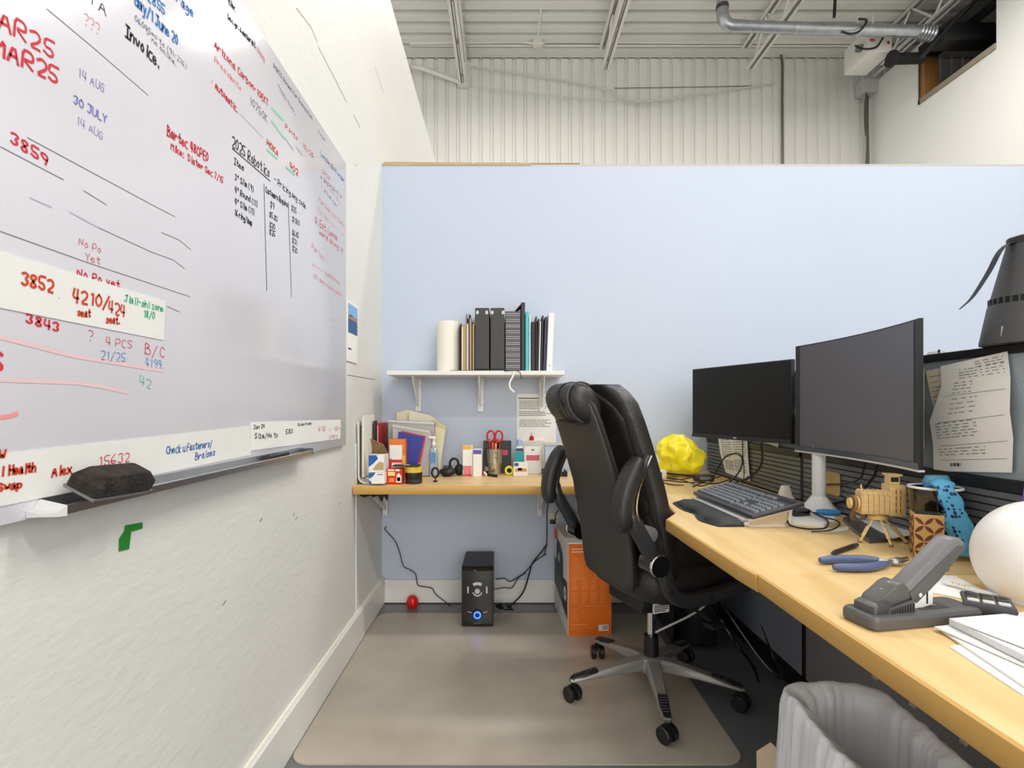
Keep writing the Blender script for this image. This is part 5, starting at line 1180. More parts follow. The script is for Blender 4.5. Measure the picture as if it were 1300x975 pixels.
# ------------------------------------------------------------------ white globe, brass pen, small clutter
t = thing('white_globe', 'large glossy white rounded globe lamp at the right edge of the desk', 'lamp', (.988, .988, DZ + .0005))
prof = [(0, 0), (.074, 0), (.078, .002)] + [(.104 * math.cos(R(a)), .076 + .104 * math.sin(R(a))) for a in range(-44, 90, 8)] + [(0, .180)]
m = MB(); m.lathe(prof, 48); obj('shade', m, mat('opal_white', (240, 238, 234), .3), t, angle=50); m = MB(); m.lathe([(.06, -.0004), (.079, -.0004), (.079, .003), (.06, .003)], 40); obj('base_ring', m, M_lgrey, t)
t = thing('brass_pen', 'stubby brass cylinder lying between the lattice box and the white globe', 'pen', D(1228, 702)); m = MB(); m.tube([(-.015, .004, .0085), (.03, -.006, .0085)], .008, 14); obj('barrel', m, mat('brass', (190, 150, 76), .3, .8), t); m = MB(); m.tube([(-.005, .0018, .0085), (.001, .0004, .0085)], .0085, 14); obj('band', m, C(120, 86, 40), t)
t = thing('bulldog_clip', 'tiny brown and silver clip standing under the stapler lever', 'clip', D(1198, 724)); m = MB(); m.box((-.010, -.006, 0), (.008, .006, .014), .003); obj('body', m, C(88, 54, 40), t); m = MB(); m.tube([(-.002, 0, .012), (.006, .0, .026), (.012, 0, .028)], .0024, 6); obj('handle', m, M_alu, t)
def sheet(name, label, cat, px, z, m_, th=.0008, group=None, extra=None):
    q = [onz(a, b, z) for a, b in px]; c = sum(q, Vector()) / len(q); c.z = z
    t = thing(name, label, cat, c, 0, group); m = MB(); m.loft([[p - c for p in q], [p - c + Vector((0, 0, th)) for p in q]]); obj('sheet', m, m_, t, False)
    if extra: extra(t, [p - c for p in q], th)
    return t
sheet('envelope', 'white envelope under the patterned pen behind the stapler', 'envelope', [(1150, 740), (1158, 730), (1212, 731), (1262, 757), (1240, 764), (1180, 752)], DZ + .0005, M_paper)
t = thing('patterned_pen', 'white pen with a yellow and red floral pattern lying on the envelope', 'pen', D(1225, 750)); lo = t.location.copy(); a, b = dl(1194, 742, .0062), dl(1268, 761, .0062); m = MB(); m.tube([a, a.lerp(b, .12), b], [.001, .0045, .0045], 10); obj('barrel', m, M_white_p, t)
for i in range(7):
    q = a.lerp(b, .16 + i * .055); m = MB(); m.ball(q + Vector((0, -.002, .0034)), (.0026, .002, .0016), 1); obj('flower', m, (C(230, 190, 60), C(206, 70, 60))[i % 2], t)
m = MB(); m.tube([a.lerp(b, .9), a.lerp(b, 1.0)], .0049, 10); obj('cap', m, M_lgrey, t)
t = thing('calculator', 'small dark grey calculator lying behind the paper pile', 'calculator', D(1262, 786) + Vector((.0, .012, .0195)), R(-36))
for ob_ in (1,):
    m = MB(); m.loft([[(-.030, -.030, -.012), (.030, -.030, -.012), (.026, .024, -.016), (-.026, .024, -.016)], [(-.034, -.034, .004), (.034, -.034, .004), (.034, .034, .004), (-.034, .034, .004)], [(-.032, -.032, .009), (.032, -.032, .009), (.032, .032, .009), (-.032, .032, .009)]]); obj('body', m, M_char, t)
    for i in range(3):
        for j in range(3): m = MB(); m.box((-.028 + i * .0195, -.027 + j * .019, .009), (-.0125 + i * .0195, -.013 + j * .019, .0118), .001); obj('button', m, M_black if j else M_lgrey, t)
# paper pile at the right front
rp = random.Random(3)
pile = [([(1180, 794), (1330, 800), (1420, 900), (1290, 873)], 'bottom white sheet with a red logo under the paper pile'), ([(1196, 803), (1340, 795), (1440, 905), (1310, 880)], 'second sheet of the paper pile at the right front'),
        ([(1186, 797), (1290, 786), (1440, 850), (1330, 860)], 'curled sheet sticking out left of the paper pile'), ([(1205, 793), (1310, 784), (1460, 880), (1350, 866)], 'thick bundle in the middle of the paper pile'),
        ([(1216, 791), (1330, 784), (1480, 860), (1370, 850)], 'topmost white sheet of the paper pile')]
def logo(t, q, th):
    o = D(1240, 833) - Vector(t.location)
    for k in range(3):
        mb = MB(); f = lambda u, v, h=0: o + Vector((u, v, th + .0002 + h)); mb.ribbon([(x, .004 * math.sin(i * 1.6) - k * .008 - x * .35) for i, x in enumerate([-.016 + j * .004 for j in range(9)])], .0036, f, .0002); flatobj('red_logo', mb, C(198, 30, 50), t)
sheet('paper_sheet', 'bottom white letter with red wavy stripes under the paper pile', 'paper', [(1205, 821), (1250, 814), (1420, 880), (1420, 950), (1300, 884)], DZ + .0005, M_paper, .0006, 'paper pile', logo)
zz = DZ + .0014
for i, (px, lab) in enumerate(pile[1:]):
    th = (.003, .002, .010, .002)[i]
    sheet('paper_sheet', lab, 'paper', px, zz, M_paper if i != 2 else mat('pile_paper', (222, 222, 226), .7), th, 'paper pile'); zz += th + .0012
t = thing('black_folder', 'slim black-edged file tucked in the paper pile', 'folder', D(1262, 815, zz - .014)); 
bpy.data.objects.remove(t)
# ------------------------------------------------------------------ fly fan on the partition cap
ff = thing('fly_fan', 'black cone-shaped table fan with soft blades on top of the partition', 'fan', (1.152, 1.19, 1.2255))
m = MB(); m.lathe([(0, 0), (.080, 0), (.080, .006), (.066, .085), (.0645, .088)], 32); obj('lower_cone', m, M_char, ff); m = MB(); m.lathe([(.0625, .088), (.0600, .102)], 32, caps=False); obj('vent_band', m, M_blackm, ff)
for k in range(30): a = 2 * math.pi * k / 30; m = MB(); m.box((-.0016, -.0016, .0875), (.0016, .0016, .1025), M=Matrix.Translation((.0628 * math.cos(a), .0628 * math.sin(a), 0)) @ Matrix.Rotation(a, 4, 'Z')); obj('vent_rib', m, M_char, ff, False)
m = MB(); m.lathe([(.0615, .102), (.060, .106), (.034, .218)], 32, caps=False); obj('upper_cone', m, M_char, ff); m = MB(); m.lathe([(.0335, .218), (.0335, .234), (.030, .237), (0, .237)], 28); obj('hub_cap', m, M_black, ff)
m = MB(); m.box((-.002, -.009, 0), (.0008, .009, .022), M=Matrix.Translation((-.0735, -.012, .014)) @ Matrix.Rotation(R(9), 4, 'Y')); obj('rating_label', m, M_lgrey, ff, False)
blade = [(-.030, 0, .222), (-.045, 0, .218), (-.062, .0, .200), (-.080, 0, .165), (-.098, 0, .135), (-.122, 0, .100), (-.148, 0, .076)]
for s in (1, -1):
    pts = curve([Vector((p[0] * s, p[1], p[2])) for p in blade], 4); m = MB(); m.loft([[p + Vector((0, -.0085 * (1 - .75 * (i / len(pts)) ** 4), 0)), p + Vector((0, .0085 * (1 - .75 * (i / len(pts)) ** 4), 0)), p + Vector((.0012, .0085 * (1 - .75 * (i / len(pts)) ** 4), .0012)), p + Vector((.0012, -.0085 * (1 - .75 * (i / len(pts)) ** 4), .0012))] for i, p in enumerate(pts)]); obj('blade', m, mat('fan_blade', (58, 62, 66), .8, spec=.2), ff)
t = thing('white_plug', 'small flat white cover with a dark dot on the partition top beside the curved monitor', 'cover', (1.15, 1.42, 1.2255)); m = MB(); m.lathe([(0, 0), (.03, 0), (.028, .006), (0, .007)], 20); obj('disc', m, M_white_p, t); m = MB(); m.cyl((-.02, -.018, .0), (-.02, -.018, .010), .003, n=8); obj('dot', m, M_black, t)
# ------------------------------------------------------------------ papers on the partition
def pin_sheet(name, label, cat, rows, m_, off=.003, x=XP, extra=None, th=.0008):
    """rows of (left px, right px) measured on the partition plane; each row has its own bulge"""
    g = [[onx(a[0], a[1], x) + Vector((-off - bul, 0, 0)) for a in (l, r)] for l, r, bul in rows]; c = g[-1][0].copy()
    t = thing(name, label, cat, c); m = MB()
    cols = 6; rings = []
    for (a, b) in g: rings.append([a.lerp(b, i / cols) - c for i in range(cols + 1)] + [a.lerp(b, i / cols) - c + Vector((.0008, 0, 0)) for i in range(cols, -1, -1)])
    m.loft(rings); obj('sheet', m, m_, t, True, angle=20)
    if extra: extra(t, [[p - c for p in r] for r in g])
    return t
def on_quad(q, u, v):                  # q rows; u 0-1 across, v 0-1 down
    n = len(q) - 1; i = min(int(v * n), n - 1); w_ = v * n - i; a = q[i][0].lerp(q[i][1], u); b = q[i + 1][0].lerp(q[i + 1][1], u); return a.lerp(b, w_) + Vector((-.0012, 0, 0))
def receipt(t, q):
    r = random.Random(5)
    for v0, v1, n_, u0, u1 in ((.04, .12, 3, .55, .95), (.10, .22, 4, .3, .95), (.24, .34, 4, .22, .5), (.36, .50, 4, .25, .6), (.54, .72, 6, .08, .62), (.80, .88, 3, .1, .7)):
        mb = MB()
        for k in range(n_):
            v = v0 + (v1 - v0) * k / n_; u = u0
            while u < u1:
                l = r.uniform(.03, .09); a, b = on_quad(q, u, v), on_quad(q, min(u + l, u1), v); d = Vector((0, 0, .0017)); mb.bm.faces.new([mb.bm.verts.new(p) for p in (a, b, b + d, a + d)]); u += l + r.uniform(.01, .06)
        flatobj('printed_lines', mb, M_inkg, t)
    mb = MB()
    for k in range(16):
        if k % 5 == 4: continue
        a, b, c, d = on_quad(q, .25 + k * .009, .925), on_quad(q, .256 + k * .009, .925), on_quad(q, .256 + k * .009, .955), on_quad(q, .25 + k * .009, .955); mb.bm.faces.new([mb.bm.verts.new(p) for p in (a, b, c, d)])
    flatobj('barcode', mb, M_ink, t)
    mb = MB()
    for v in (.33, .53, .77, .90):
        a, b = on_quad(q, .12, v), on_quad(q, .95, v); d = Vector((0, 0, .0010)); mb.bm.faces.new([mb.bm.verts.new(p) for p in (a, b, b + d, a + d)])
    flatobj('printed_rules', mb, M_inkg, t)
pin_sheet('receipt', 'small cream receipt pinned under the left edge of the folded invoice', 'receipt', [((1176, 471), (1204, 465), 0), ((1182, 498), (1203, 494), .002), ((1188, 526.5), (1203, 524), 0)], M_paper2, .0015,
          extra=lambda t, q: [flatobj('printed_lines', (lambda mb: ([mb.bm.faces.new([mb.bm.verts.new(p) for p in (on_quad(q, .15, v), on_quad(q, .15 + l, v), on_quad(q, .15 + l, v - .012), on_quad(q, .15, v - .012))]) for v, l in ((.16, .6), (.3, .4), (.42, .6), (.5, .5), (.62, .55), (.72, .3))], mb)[1])(MB()), M_inkg, t)])
pin_sheet('invoice', 'folded white printed invoice with a barcode pinned to the grey fabric', 'invoice', [((1196, 465), (1281, 446), 0), ((1199, 490), (1287, 480), .004), ((1190, 535), (1293, 522), .016), ((1189, 565), (1291, 556), .005), ((1188, 598), (1288, 600), .002)], M_paper, .004, extra=receipt)
def wave(t, q):
    mb = MB(); pts = [on_quad(q, .15 + .12 * math.sin(i * 1.3), i / 20) for i in range(21)]
    for a, b in zip(pts, pts[1:]): mb.bm.faces.new([mb.bm.verts.new(p) for p in (a + Vector((0, .03, 0)), a, b, b + Vector((0, .03, 0)))])
    flatobj('teal_wave_print', mb, C(56, 128, 156), t)
pin_sheet('teal_card', 'cream card with a teal wavy edge half hidden by the curved monitor', 'card', [((1150, 470), (1174, 468), 0), ((1150, 570), (1174, 569), 0)], M_paper2, .002, extra=wave, th=.003)
def calpage(t, q):
    r = random.Random(8)
    for u0, u1, v0, v1, n_ in ((.1, .42, .30, .62, 9), (.55, .9, .30, .58, 8), (.1, .42, .68, .92, 7), (.5, .88, .64, .9, 7)):
        mb = MB()
        for k in range(n_):
            v = v0 + (v1 - v0) * k / n_; u = u0
            while u < u1: a, b = on_quad(q, u, v), on_quad(q, u + .05, v); d = Vector((0, 0, .004)); mb.bm.faces.new([mb.bm.verts.new(p) for p in (a, b, b + d, a + d)]); u += .05 + r.uniform(.01, .05)
        flatobj('printed_lines', mb, M_inkg, t)
    mb = MB(); mb.bm.faces.new([mb.bm.verts.new(p) for p in (on_quad(q, .8, .985), on_quad(q, .97, .985), on_quad(q, .97, .90))]); flatobj('corner_mark', mb, M_ink, t)
pin_sheet('calendar_sheet', 'printed white calendar sheet on the slats under the smaller monitor', 'sheet', [((912, 536), (951, 530), 0), ((918, 575), (953.5, 577), .003), ((925, 600), (956, 611), .002)], M_paper, .012, extra=calpage)
pin_sheet('white_slip', 'blank white slip clipped to the partition between the two monitors', 'slip', [((968, 548), (993, 546), 0), ((971, 560), (992, 568), .0)], M_paper, .014)
t = thing('leather_tag', 'tan square tag stuck to the slats beside the white monitor stand', 'tag', onx(1058, 626, XP - .008)); lo = t.location.copy(); a, b = onx(1050, 626, XP - .008) - lo, onx(1067, 601, XP - .008) - lo
f = frame((0, 0, 0), (0, -1, 0), (0, 0, 1), (-1, 0, 0)); m = MB(); m.prism([(p[0], p[1]) for p in rrect((-a.y - b.y) / 2, (a.z + b.z) / 2, abs(b.y - a.y) / 2, (b.z - a.z) / 2, .008, 3)], .003, f, .0005); obj('body', m, C(206, 172, 110), t, False)
t = thing('purple_folder', 'purple folder leaning on the slats behind the white globe', 'folder', (1.10, 1.178, DZ + .0005)); m = MB(); m.loft([[(.0, -.16, 0), (.0, -.005, 0), (.0, -.045, .235), (.0, -.16, .235)], [(.006, -.16, 0), (.006, -.005, 0), (.006, -.045, .235), (.006, -.16, .235)]]); obj('cover', m, C(134, 94, 180), t, False); m = MB(); m.loft([[(-.003, -.16, .004), (-.003, -.02, .004), (-.003, -.058, .215), (-.003, -.16, .215)], [(0, -.16, .004), (0, -.02, .004), (0, -.058, .215), (0, -.16, .215)]]); obj('pages', m, M_paper, t, False)
# ------------------------------------------------------------------ clutter by the partition
t = thing('white_adapter', 'small ivory plug adapter standing at the foot of the slats', 'adapter', D(1000, 634) + Vector((-.02, -.02, .0005))); m = MB(); m.loft([sup(0, 0, z, a, b, .5, 20) for z, a, b in ((0, .03, .022), (.010, .032, .024), (.018, .024, .018), (.05, .015, .013), (.056, .012, .010))]); obj('body', m, mat('ivory_plastic', (222, 216, 204), .45), t); m = MB(); m.box((-.05, -.02, 0), (-.033, .015, .012), .003); obj('plug', m, mat('ivory_plastic', (222, 216, 204), .45), t)
nb = sheet('notepad', 'thick white notepad on the desk right of the keyboard riser', 'notepad', [(995, 665), (998, 657), (1058, 659), (1062, 666), (1046, 670)], DZ + .0005, M_paper, .012)
sheet('loose_paper', 'loose white sheet poking out below the notepad', 'paper', [(1030, 673), (1052, 671.5), (1078, 669), (1076, 673.5), (1060, 675)], DZ + .0005, M_paper, .0008)
t = thing('screwdriver', 'screwdriver with a bright blue handle lying on the notepad', 'screwdriver', (.995, 1.70, DZ + .0225)); m = MB(); m.tube([(-.005, .01, 0), (.012, .004, 0), (.05, -.012, 0), (.056, -.014, 0)], [.006, .0095, .0095, .006], 8); obj('handle', m, C(52, 140, 206), t); m = MB(); m.tube([(-.005, .01, 0), (-.06, .032, -.004)], .003, 8); obj('blade', m, M_alu, t)
t = thing('pink_highlighter', 'pink highlighter cap lying beside the ivory plug', 'highlighter', (.93, 1.80, DZ + .0085)); m = MB(); m.tube([(-.02, 0, 0), (.03, .004, 0)], .0075, 10); obj('barrel', m, C(232, 110, 140), t); m = MB(); m.tube([(.03, .004, 0), (.042, .005, 0)], .006, 10); obj('cap', m, C(190, 50, 70), t)
t = thing('usb_hub', 'small black cable splitter on the notepad', 'hub', (.93, 1.70, DZ + .0135), R(20)); m = MB(); m.box((-.03, -.018, 0), (.03, .018, .02), .005); obj('body', m, M_char, t); m = MB(); m.box((-.026, -.0188, .006), (.02, -.0178, .014)); obj('port', m, M_blackg, t, False)
def cord(label, pts, r=.0026, m_=M_black, name='cable'):
    mb = MB(); mb.tube(curve(pts, 6), r, 6); return tag(obj(name, mb, m_), label, 'cable', None)
z = DZ
cord('black cable looping over the notepad and the desk right of the riser', [D(1003, 655, z + .02), D(1000, 662, z + .016), D(1006, 668, z + .006), D(1028, 671.5, z + .004), D(1048, 670, z + .016), D(1050, 660, z + .018), D(1036, 652, z + .018), D(1020, 646, z + .02)], .0026)
cord('second black cable curling across the notepad to its right edge', [D(1020, 644, z + .030), D(1040, 655, z + .026), D(1060, 660, z + .024), D(1066, 666, z + .022), D(1054, 673, z + .010), D(1030, 675, z + .0035)], .0022)
cord('thick black monitor cable drooping beside the white stand', [Vector((1.075, 1.55, .93)), Vector((1.08, 1.58, .88)), Vector((1.09, 1.66, .82)), Vector((1.106, 1.75, .785)), Vector((1.106, 1.88, .742))], .004)
cord('thin black power cable hanging from the curved monitor', [Vector((1.085, 1.62, .93)), Vector((1.097, 1.66, .87)), Vector((1.102, 1.74, .84)), Vector((1.103, 1.86, .82)), Vector((1.09, 1.97, .80))], .0026)
cord('black cable looping down behind the keyboard from the smaller monitor', [Vector((1.02, 2.14, .955)), Vector((1.03, 2.16, .86)), Vector((1.0, 2.2, .80)), Vector((.955, 2.27, .765)), Vector((.90, 2.29, .745))], .004)
cord('black cable making a tall loop in front of the calendar sheet', [Vector((.95, 2.46, .75)), Vector((.962, 2.44, .80)), Vector((.985, 2.40, .865)), Vector((1.01, 2.32, .885)), Vector((1.005, 2.28, .84)), Vector((.96, 2.28, .775)), Vector((.92, 2.34, .742))], .0036)
cord('thin black cable hanging straight down in front of the calendar sheet', [Vector((1.03, 2.33, .96)), Vector((1.035, 2.34, .88)), Vector((1.05, 2.36, .80)), Vector((1.03, 2.34, .742))], .0022)
t = thing('tape_core', 'roll of brown tape standing on edge at the foot of the slats', 'tape', (1.075, 1.64, DZ + .021), R(-40)); RX = Matrix.Rotation(R(80), 4, 'X'); m = MB(); m.lathe([(.010, -.008), (.020, -.008), (.020, .008), (.010, .008)], 24, M=RX, caps=False); obj('tape', m, C(150, 118, 76), t); m = MB(); m.lathe([(.008, -.0082), (.0098, -.0082), (.0098, .0082), (.008, .0082)], 20, M=RX, caps=False); obj('core', m, M_card, t)
sheet('plastic_sleeve', 'dark translucent plastic sleeve of papers under the wooden tripod', 'sleeve', [(1070, 662), (1080, 657), (1112, 676), (1128, 688), (1104, 690), (1084, 676)], DZ + .0005, mat('smoky_plastic', (74, 76, 80), .25), .010)
sheet('white_papers', 'white papers slid under the wooden tripod towards the slats', 'paper', [(1082, 654), (1096, 651), (1150, 668), (1158, 680), (1134, 684), (1112, 672)], DZ + .0112, M_paper, .002)
# yellow bag
from mathutils import noise
yb = MB(); g = bmesh.ops.create_icosphere(yb.bm, subdivisions=5, radius=1)
for v in g['verts']:
    p = v.co.copy(); n1 = noise.noise(p * 1.6 + Vector((3, 1, 7))); n2 = 1 - abs(noise.noise(p * 1.9 + Vector((9, 2, 4)))) * 2; n3 = 1 - abs(noise.noise(p * 6 + Vector((1, 8, 2)))) * 2
    n2 = max(n2, 0) ** 1.4; r_ = 1 + .30 * noise.noise(p * 1.1 + Vector((5, 2, 1))) + .22 * n2 + .035 * n3 - .08; z = p.z * r_
    v.co = Vector((p.x * r_ * .118, p.y * r_ * .085, max(z, -.82) * .108))
t = thing('yellow_bag', 'crumpled bright yellow plastic bag in the corner of the desk', 'bag', (.905, 2.775, DZ + .0895)); obj('bag', yb, mat('yellow_polythene', (248, 230, 16), .3, sheen=.2), t, True, angle=180)
# power bar, charger and cable clutter in front of the bag
t = thing('power_strip', 'ivory power strip lying behind the chair arm', 'power strip', (.735, 2.66, DZ + .0005), R(8)); m = MB(); m.box((-.09, -.024, 0), (.06, .024, .045), .006); obj('body', m, mat('ivory_plastic', (222, 216, 204), .45), t)
for k in range(3): m = MB(); m.box((-.075 + k * .045, -.0246, .014), (-.055 + k * .045, -.0236, .034)); obj('socket', m, M_char, t, False)
cord('pale grey cable arching above the ivory power strip', [P(806, 592, 2.70), P(812, 581, 2.70), P(822, 575, 2.69), P(832, 578, 2.68), P(837, 588, 2.67)], .007, M_lgrey)
t = thing('charger_brick', 'black laptop charger brick in front of the yellow bag', 'charger', (.955, 2.585, DZ + .0005), R(-10)); m = MB(); m.box((-.045, -.025, 0), (.045, .025, .03), .004); obj('brick', m, M_black, t); m = MB(); m.box((-.02, -.0256, .008), (.03, -.0248, .022)); obj('label', m, M_inkg, t, False)
for i, (a, lab) in enumerate(((((818, 606), (836, 603), (858, 607), (882, 604), (905, 606)), 'black cable running along the desk in front of the yellow bag'), (((822, 610), (846, 608), (866, 610), (890, 610), (914, 603)), 'lower black cable nearest the chair in front of the yellow bag'),
                       (((848, 602), (868, 606), (890, 613), (906, 606), (900, 600)), 'black cable curled in a loop below the charger brick'), (((880, 616), (892, 611), (908, 612), (930, 606)), 'black cable reaching the back of the keyboard'), (((816, 599), (830, 606), (850, 613), (868, 614)), 'thin black cable crossing the others beside the chair'))):
    cord(lab, [D(x, y + (4 if i == 2 else 2), DZ + .005 + .0072 * i) for j, (x, y) in enumerate(a)], .0034 if i % 2 else .0028)
t = thing('black_pen', 'black pen lying among the cables in front of the yellow bag', 'pen', D(866, 608)); lo = t.location.copy(); m = MB(); m.tube([dl(846, 606, .02), dl(884, 610, .02)], .0055, 8); obj('barrel', m, M_black, t); m = MB(); m.tube([dl(852, 606.6, .025), dl(864, 607.8, .025)], .0018, 6); obj('clip', m, M_alu, t)

# ------------------------------------------------------------------ subwoofer
FZ = .005
sw = thing('subwoofer', 'black glossy subwoofer speaker with a blue lit knob on the floor by the blue wall', 'speaker', (-.131, 2.65, FZ)); W = .155
m = MB(); m.box((-W / 2, .012, 0), (W / 2, .285, .298), .004); obj('cabinet', m, M_black, sw, False)
m = MB(); m.loft([[(-W / 2, .013, z), (W / 2, .013, z), (W / 2, y + .004, z), (W / 2 - .022, y, z), (-W / 2 + .022, y, z), (-W / 2, y + .004, z)] for z, y in ((.004, .004), (.02, -.006), (.278, -.006), (.298, .010))]); obj('front_panel', m, M_blackg, sw, True, angle=25)
ff_ = frame((0, -.006, 0), (1, 0, 0), (0, 0, 1), (0, -1, 0))
def ringarc(r0, r1, a0, a1, cz, n=14): return [(r1 * math.cos(R(a0 + (a1 - a0) * i / n)), cz + r1 * math.sin(R(a0 + (a1 - a0) * i / n))) for i in range(n + 1)] + [(r0 * math.cos(R(a1 + (a0 - a1) * i / n)), cz + r0 * math.sin(R(a1 + (a0 - a1) * i / n))) for i in range(n + 1)]
for nm, q in (('silver_arc', ringarc(.028, .042, 55, 125, .182)), ('silver_ring', ringarc(.018, .024, 190, 350, .178))):
    m = MB(); m.prism(q, .002, ff_, .0002); obj(nm, m, M_alu, sw, False)
m = MB(); m.lathe([(0, 0), (.013, 0), (.012, .006), (0, .007)], 24, (0, -.006, .180), Matrix.Rotation(R(90), 4, 'X')); obj('button', m, M_lgrey, sw)
for s in (-1, 1): m = MB(); m.prism(rrect(s * .046, .186, .0035, .017, .003, 3), .002, ff_, .0002); obj('silver_bar', m, M_alu, sw, False)
m = MB(); m.lathe([(.0, 0), (.026, 0), (.024, .010), (0, .012)], 28, (0, -.006, .066), Matrix.Rotation(R(90), 4, 'X')); obj('volume_knob', m, M_blackg, sw)
m = MB(); m.lathe([(.013, .0118), (.0172, .0112), (.0172, .0132), (.013, .0136)], 28, (0, -.006, .066), Matrix.Rotation(R(90), 4, 'X'), caps=False); obj('blue_light_ring', m, mat('blue_led', (40, 90, 255), .4, emit=6), sw)
m = MB(); m.lathe([(0, .0118), (.011, .0118), (.010, .0145), (0, .015)], 24, (0, -.006, .066), Matrix.Rotation(R(90), 4, 'X')); obj('knob_face', m, C(20, 40, 110), sw)
for s in (-1, 1): m = MB(); m.ribbon([(s * .028, .074), (s * .048, .080)], .0028, ff_, .0006); flatobj('silver_tick', m, M_lgrey, sw)
obj('maker_mark', greek(ff_, -.016, .018, .016, .026, 1, .005, 2, .1, mn=.1, mx=.2), M_inkg, sw, False)
m = MB(); m.cyl((-.012, -.0075, .282), (-.012, -.006, .282), .0022, n=8); obj('indicator', m, M_lgrey, sw)
for s in (-1, 1):
    for y in (.03, .26): m = MB(); m.cyl((s * .06, y, -.0004), (s * .06, y, .003), .010, n=10); obj('foot', m, M_blackm, sw)
# red dome
t = thing('red_dome', 'small red plastic dome with a slit, on the floor against the baseboard', 'dome', (-.497, 2.925, .001)); m = MB(); m.lathe([(0, 0), (.022, 0), (.030, .012), (.033, .028), (.029, .048), (.018, .062), (0, .067)], 26); obj('shell', m, mat('red_gloss', (214, 26, 22), .25), t); m = MB(); m.tube([(0, -.033, .02), (0, -.0335, .032), (0, -.029, .05)], .002, 6); obj('slit', m, C(130, 16, 16), t)
# ------------------------------------------------------------------ orange carton
oc = thing('speaker_carton', 'tall printed carton, orange on the front, standing under the corner desk', 'carton', (.302, 2.545, FZ), R(4)); cw, cd, chh = .208, .385, .442
m = MB(); m.box((0, 0, 0), (cw, cd, chh), .0015); obj('box', m, mat('white_carton_board', (224, 220, 216), .55), oc, False)
fo = frame((0, 0, 0), (cw, 0, 0), (0, 0, chh), (0, -1, 0)); fL = frame((0, cd, 0), (0, -cd, 0), (0, 0, chh), (-1, 0, 0))
M_or = mat('orange_print', (232, 112, 16), .5)
patch(oc, fo, [(0.005, .004, .995, .985)], M_or, 'orange_front'); 
M_op = mat('pale_orange_print', (246, 196, 140), .6)
obj('heading_print', greek(fo, .08, .885, .36, .945, 2, .008, 2, .1, .0009, .1, .25), M_paper, oc, False)
for u0, v0, u1, v1, n_, sd in ((.12, .60, .46, .84, 13, 1), (.60, .60, .93, .80, 11, 2)): obj('small_print', greek(fo, u0, v0, u1, v1, n_, .0022, sd, .4, .0009), mat('pale_orange_print', (246, 196, 140), .6), oc, False)
for i in range(4):
    for j in range(2): obj('small_print', greek(fo, .08 + i * .22, .34 + j * .15 - (.0), .24 + i * .22, .47 + j * .15, 8, .0022, 3 + i + j * 5, .4, .0009), M_op, oc, False)
obj('small_print', greek(fo, .08, .16, .25, .30, 7, .0022, 31, .4, .0009), M_op, oc, False); obj('rule_print', greek(fo, .3, .315, .9, .325, 1, .0016, 7, .0, .0009, .9, 1), M_op, oc, False); obj('small_print', greek(fo, .3, .2, .86, .28, 3, .0022, 32, .4, .0009), C(244, 150, 70), oc, False)
obj('rule_print', greek(fo, .07, .085, .66, .092, 1, .0016, 7, .0, .0009, .9, 1), M_op, oc, False); obj('small_print', greek(fo, .08, .11, .45, .13, 1, .004, 14, .3, .0009), M_op, oc, False)
for v in (.60, .66, .72, .78, .83): patch(oc, fo, [(.07, v, .095, v + .008), (.52, v - .02, .545, v - .012)], M_paper, 'bullet')
patch(oc, fo, [(.70, .05, .93, .115)], M_paper, 'barcode_label', .0007, .0004)
for k in range(4): patch(oc, fo, [(.79, .066 + k * .011, .92, .071 + k * .011)], M_ink, 'barcode_bar', .0012, .0002)
patch(oc, fL, [(0.0, .85, .26, .985)], C(214, 96, 48), 'orange_corner')
patch(oc, fL, [[(0, .3), (0, .62), (.35, .62), (.75, .50), (.95, .50), (.95, .16)]], C(72, 72, 76), 'dark_print')
patch(oc, fL, [[(.16, .48), (.16, .82), (.22, .88), (.42, .88), (.62, .80), (.66, .70), (.66, .46)]], C(50, 52, 58), 'speaker_print', .0008)
patch(oc, fL, [[(.30, .66), (.34, .74), (.40, .74), (.40, .64)]], C(200, 204, 210), 'glint_print', .0014, .0003)
patch(oc, fL, [[(.62, .54), (.93, .56), (.93, .18), (.62, .26)]], C(36, 36, 40), 'woofer_box_print', .0008)
patch(oc, fL, [[(.80 + .085 * math.cos(a), .40 + .075 * math.sin(a)) for a in [2 * math.pi * k / 18 for k in range(18)]]], C(226, 224, 220), 'woofer_print', .0014, .0004)
patch(oc, fL, [[(.80 + .03 * math.cos(a), .40 + .03 * math.sin(a)) for a in [2 * math.pi * k / 12 for k in range(12)]]], C(60, 60, 64), 'woofer_centre', .0019, .0003)
obj('side_print', greek(fL, .06, .05, .62, .26, 6, .006, 21, .4, .0009), M_inkg, oc, False)
m = MB(); m.box((.13, .03, chh), (.17, .05, chh + .0006)); obj('handle_slot', m, M_blackm, oc, False)
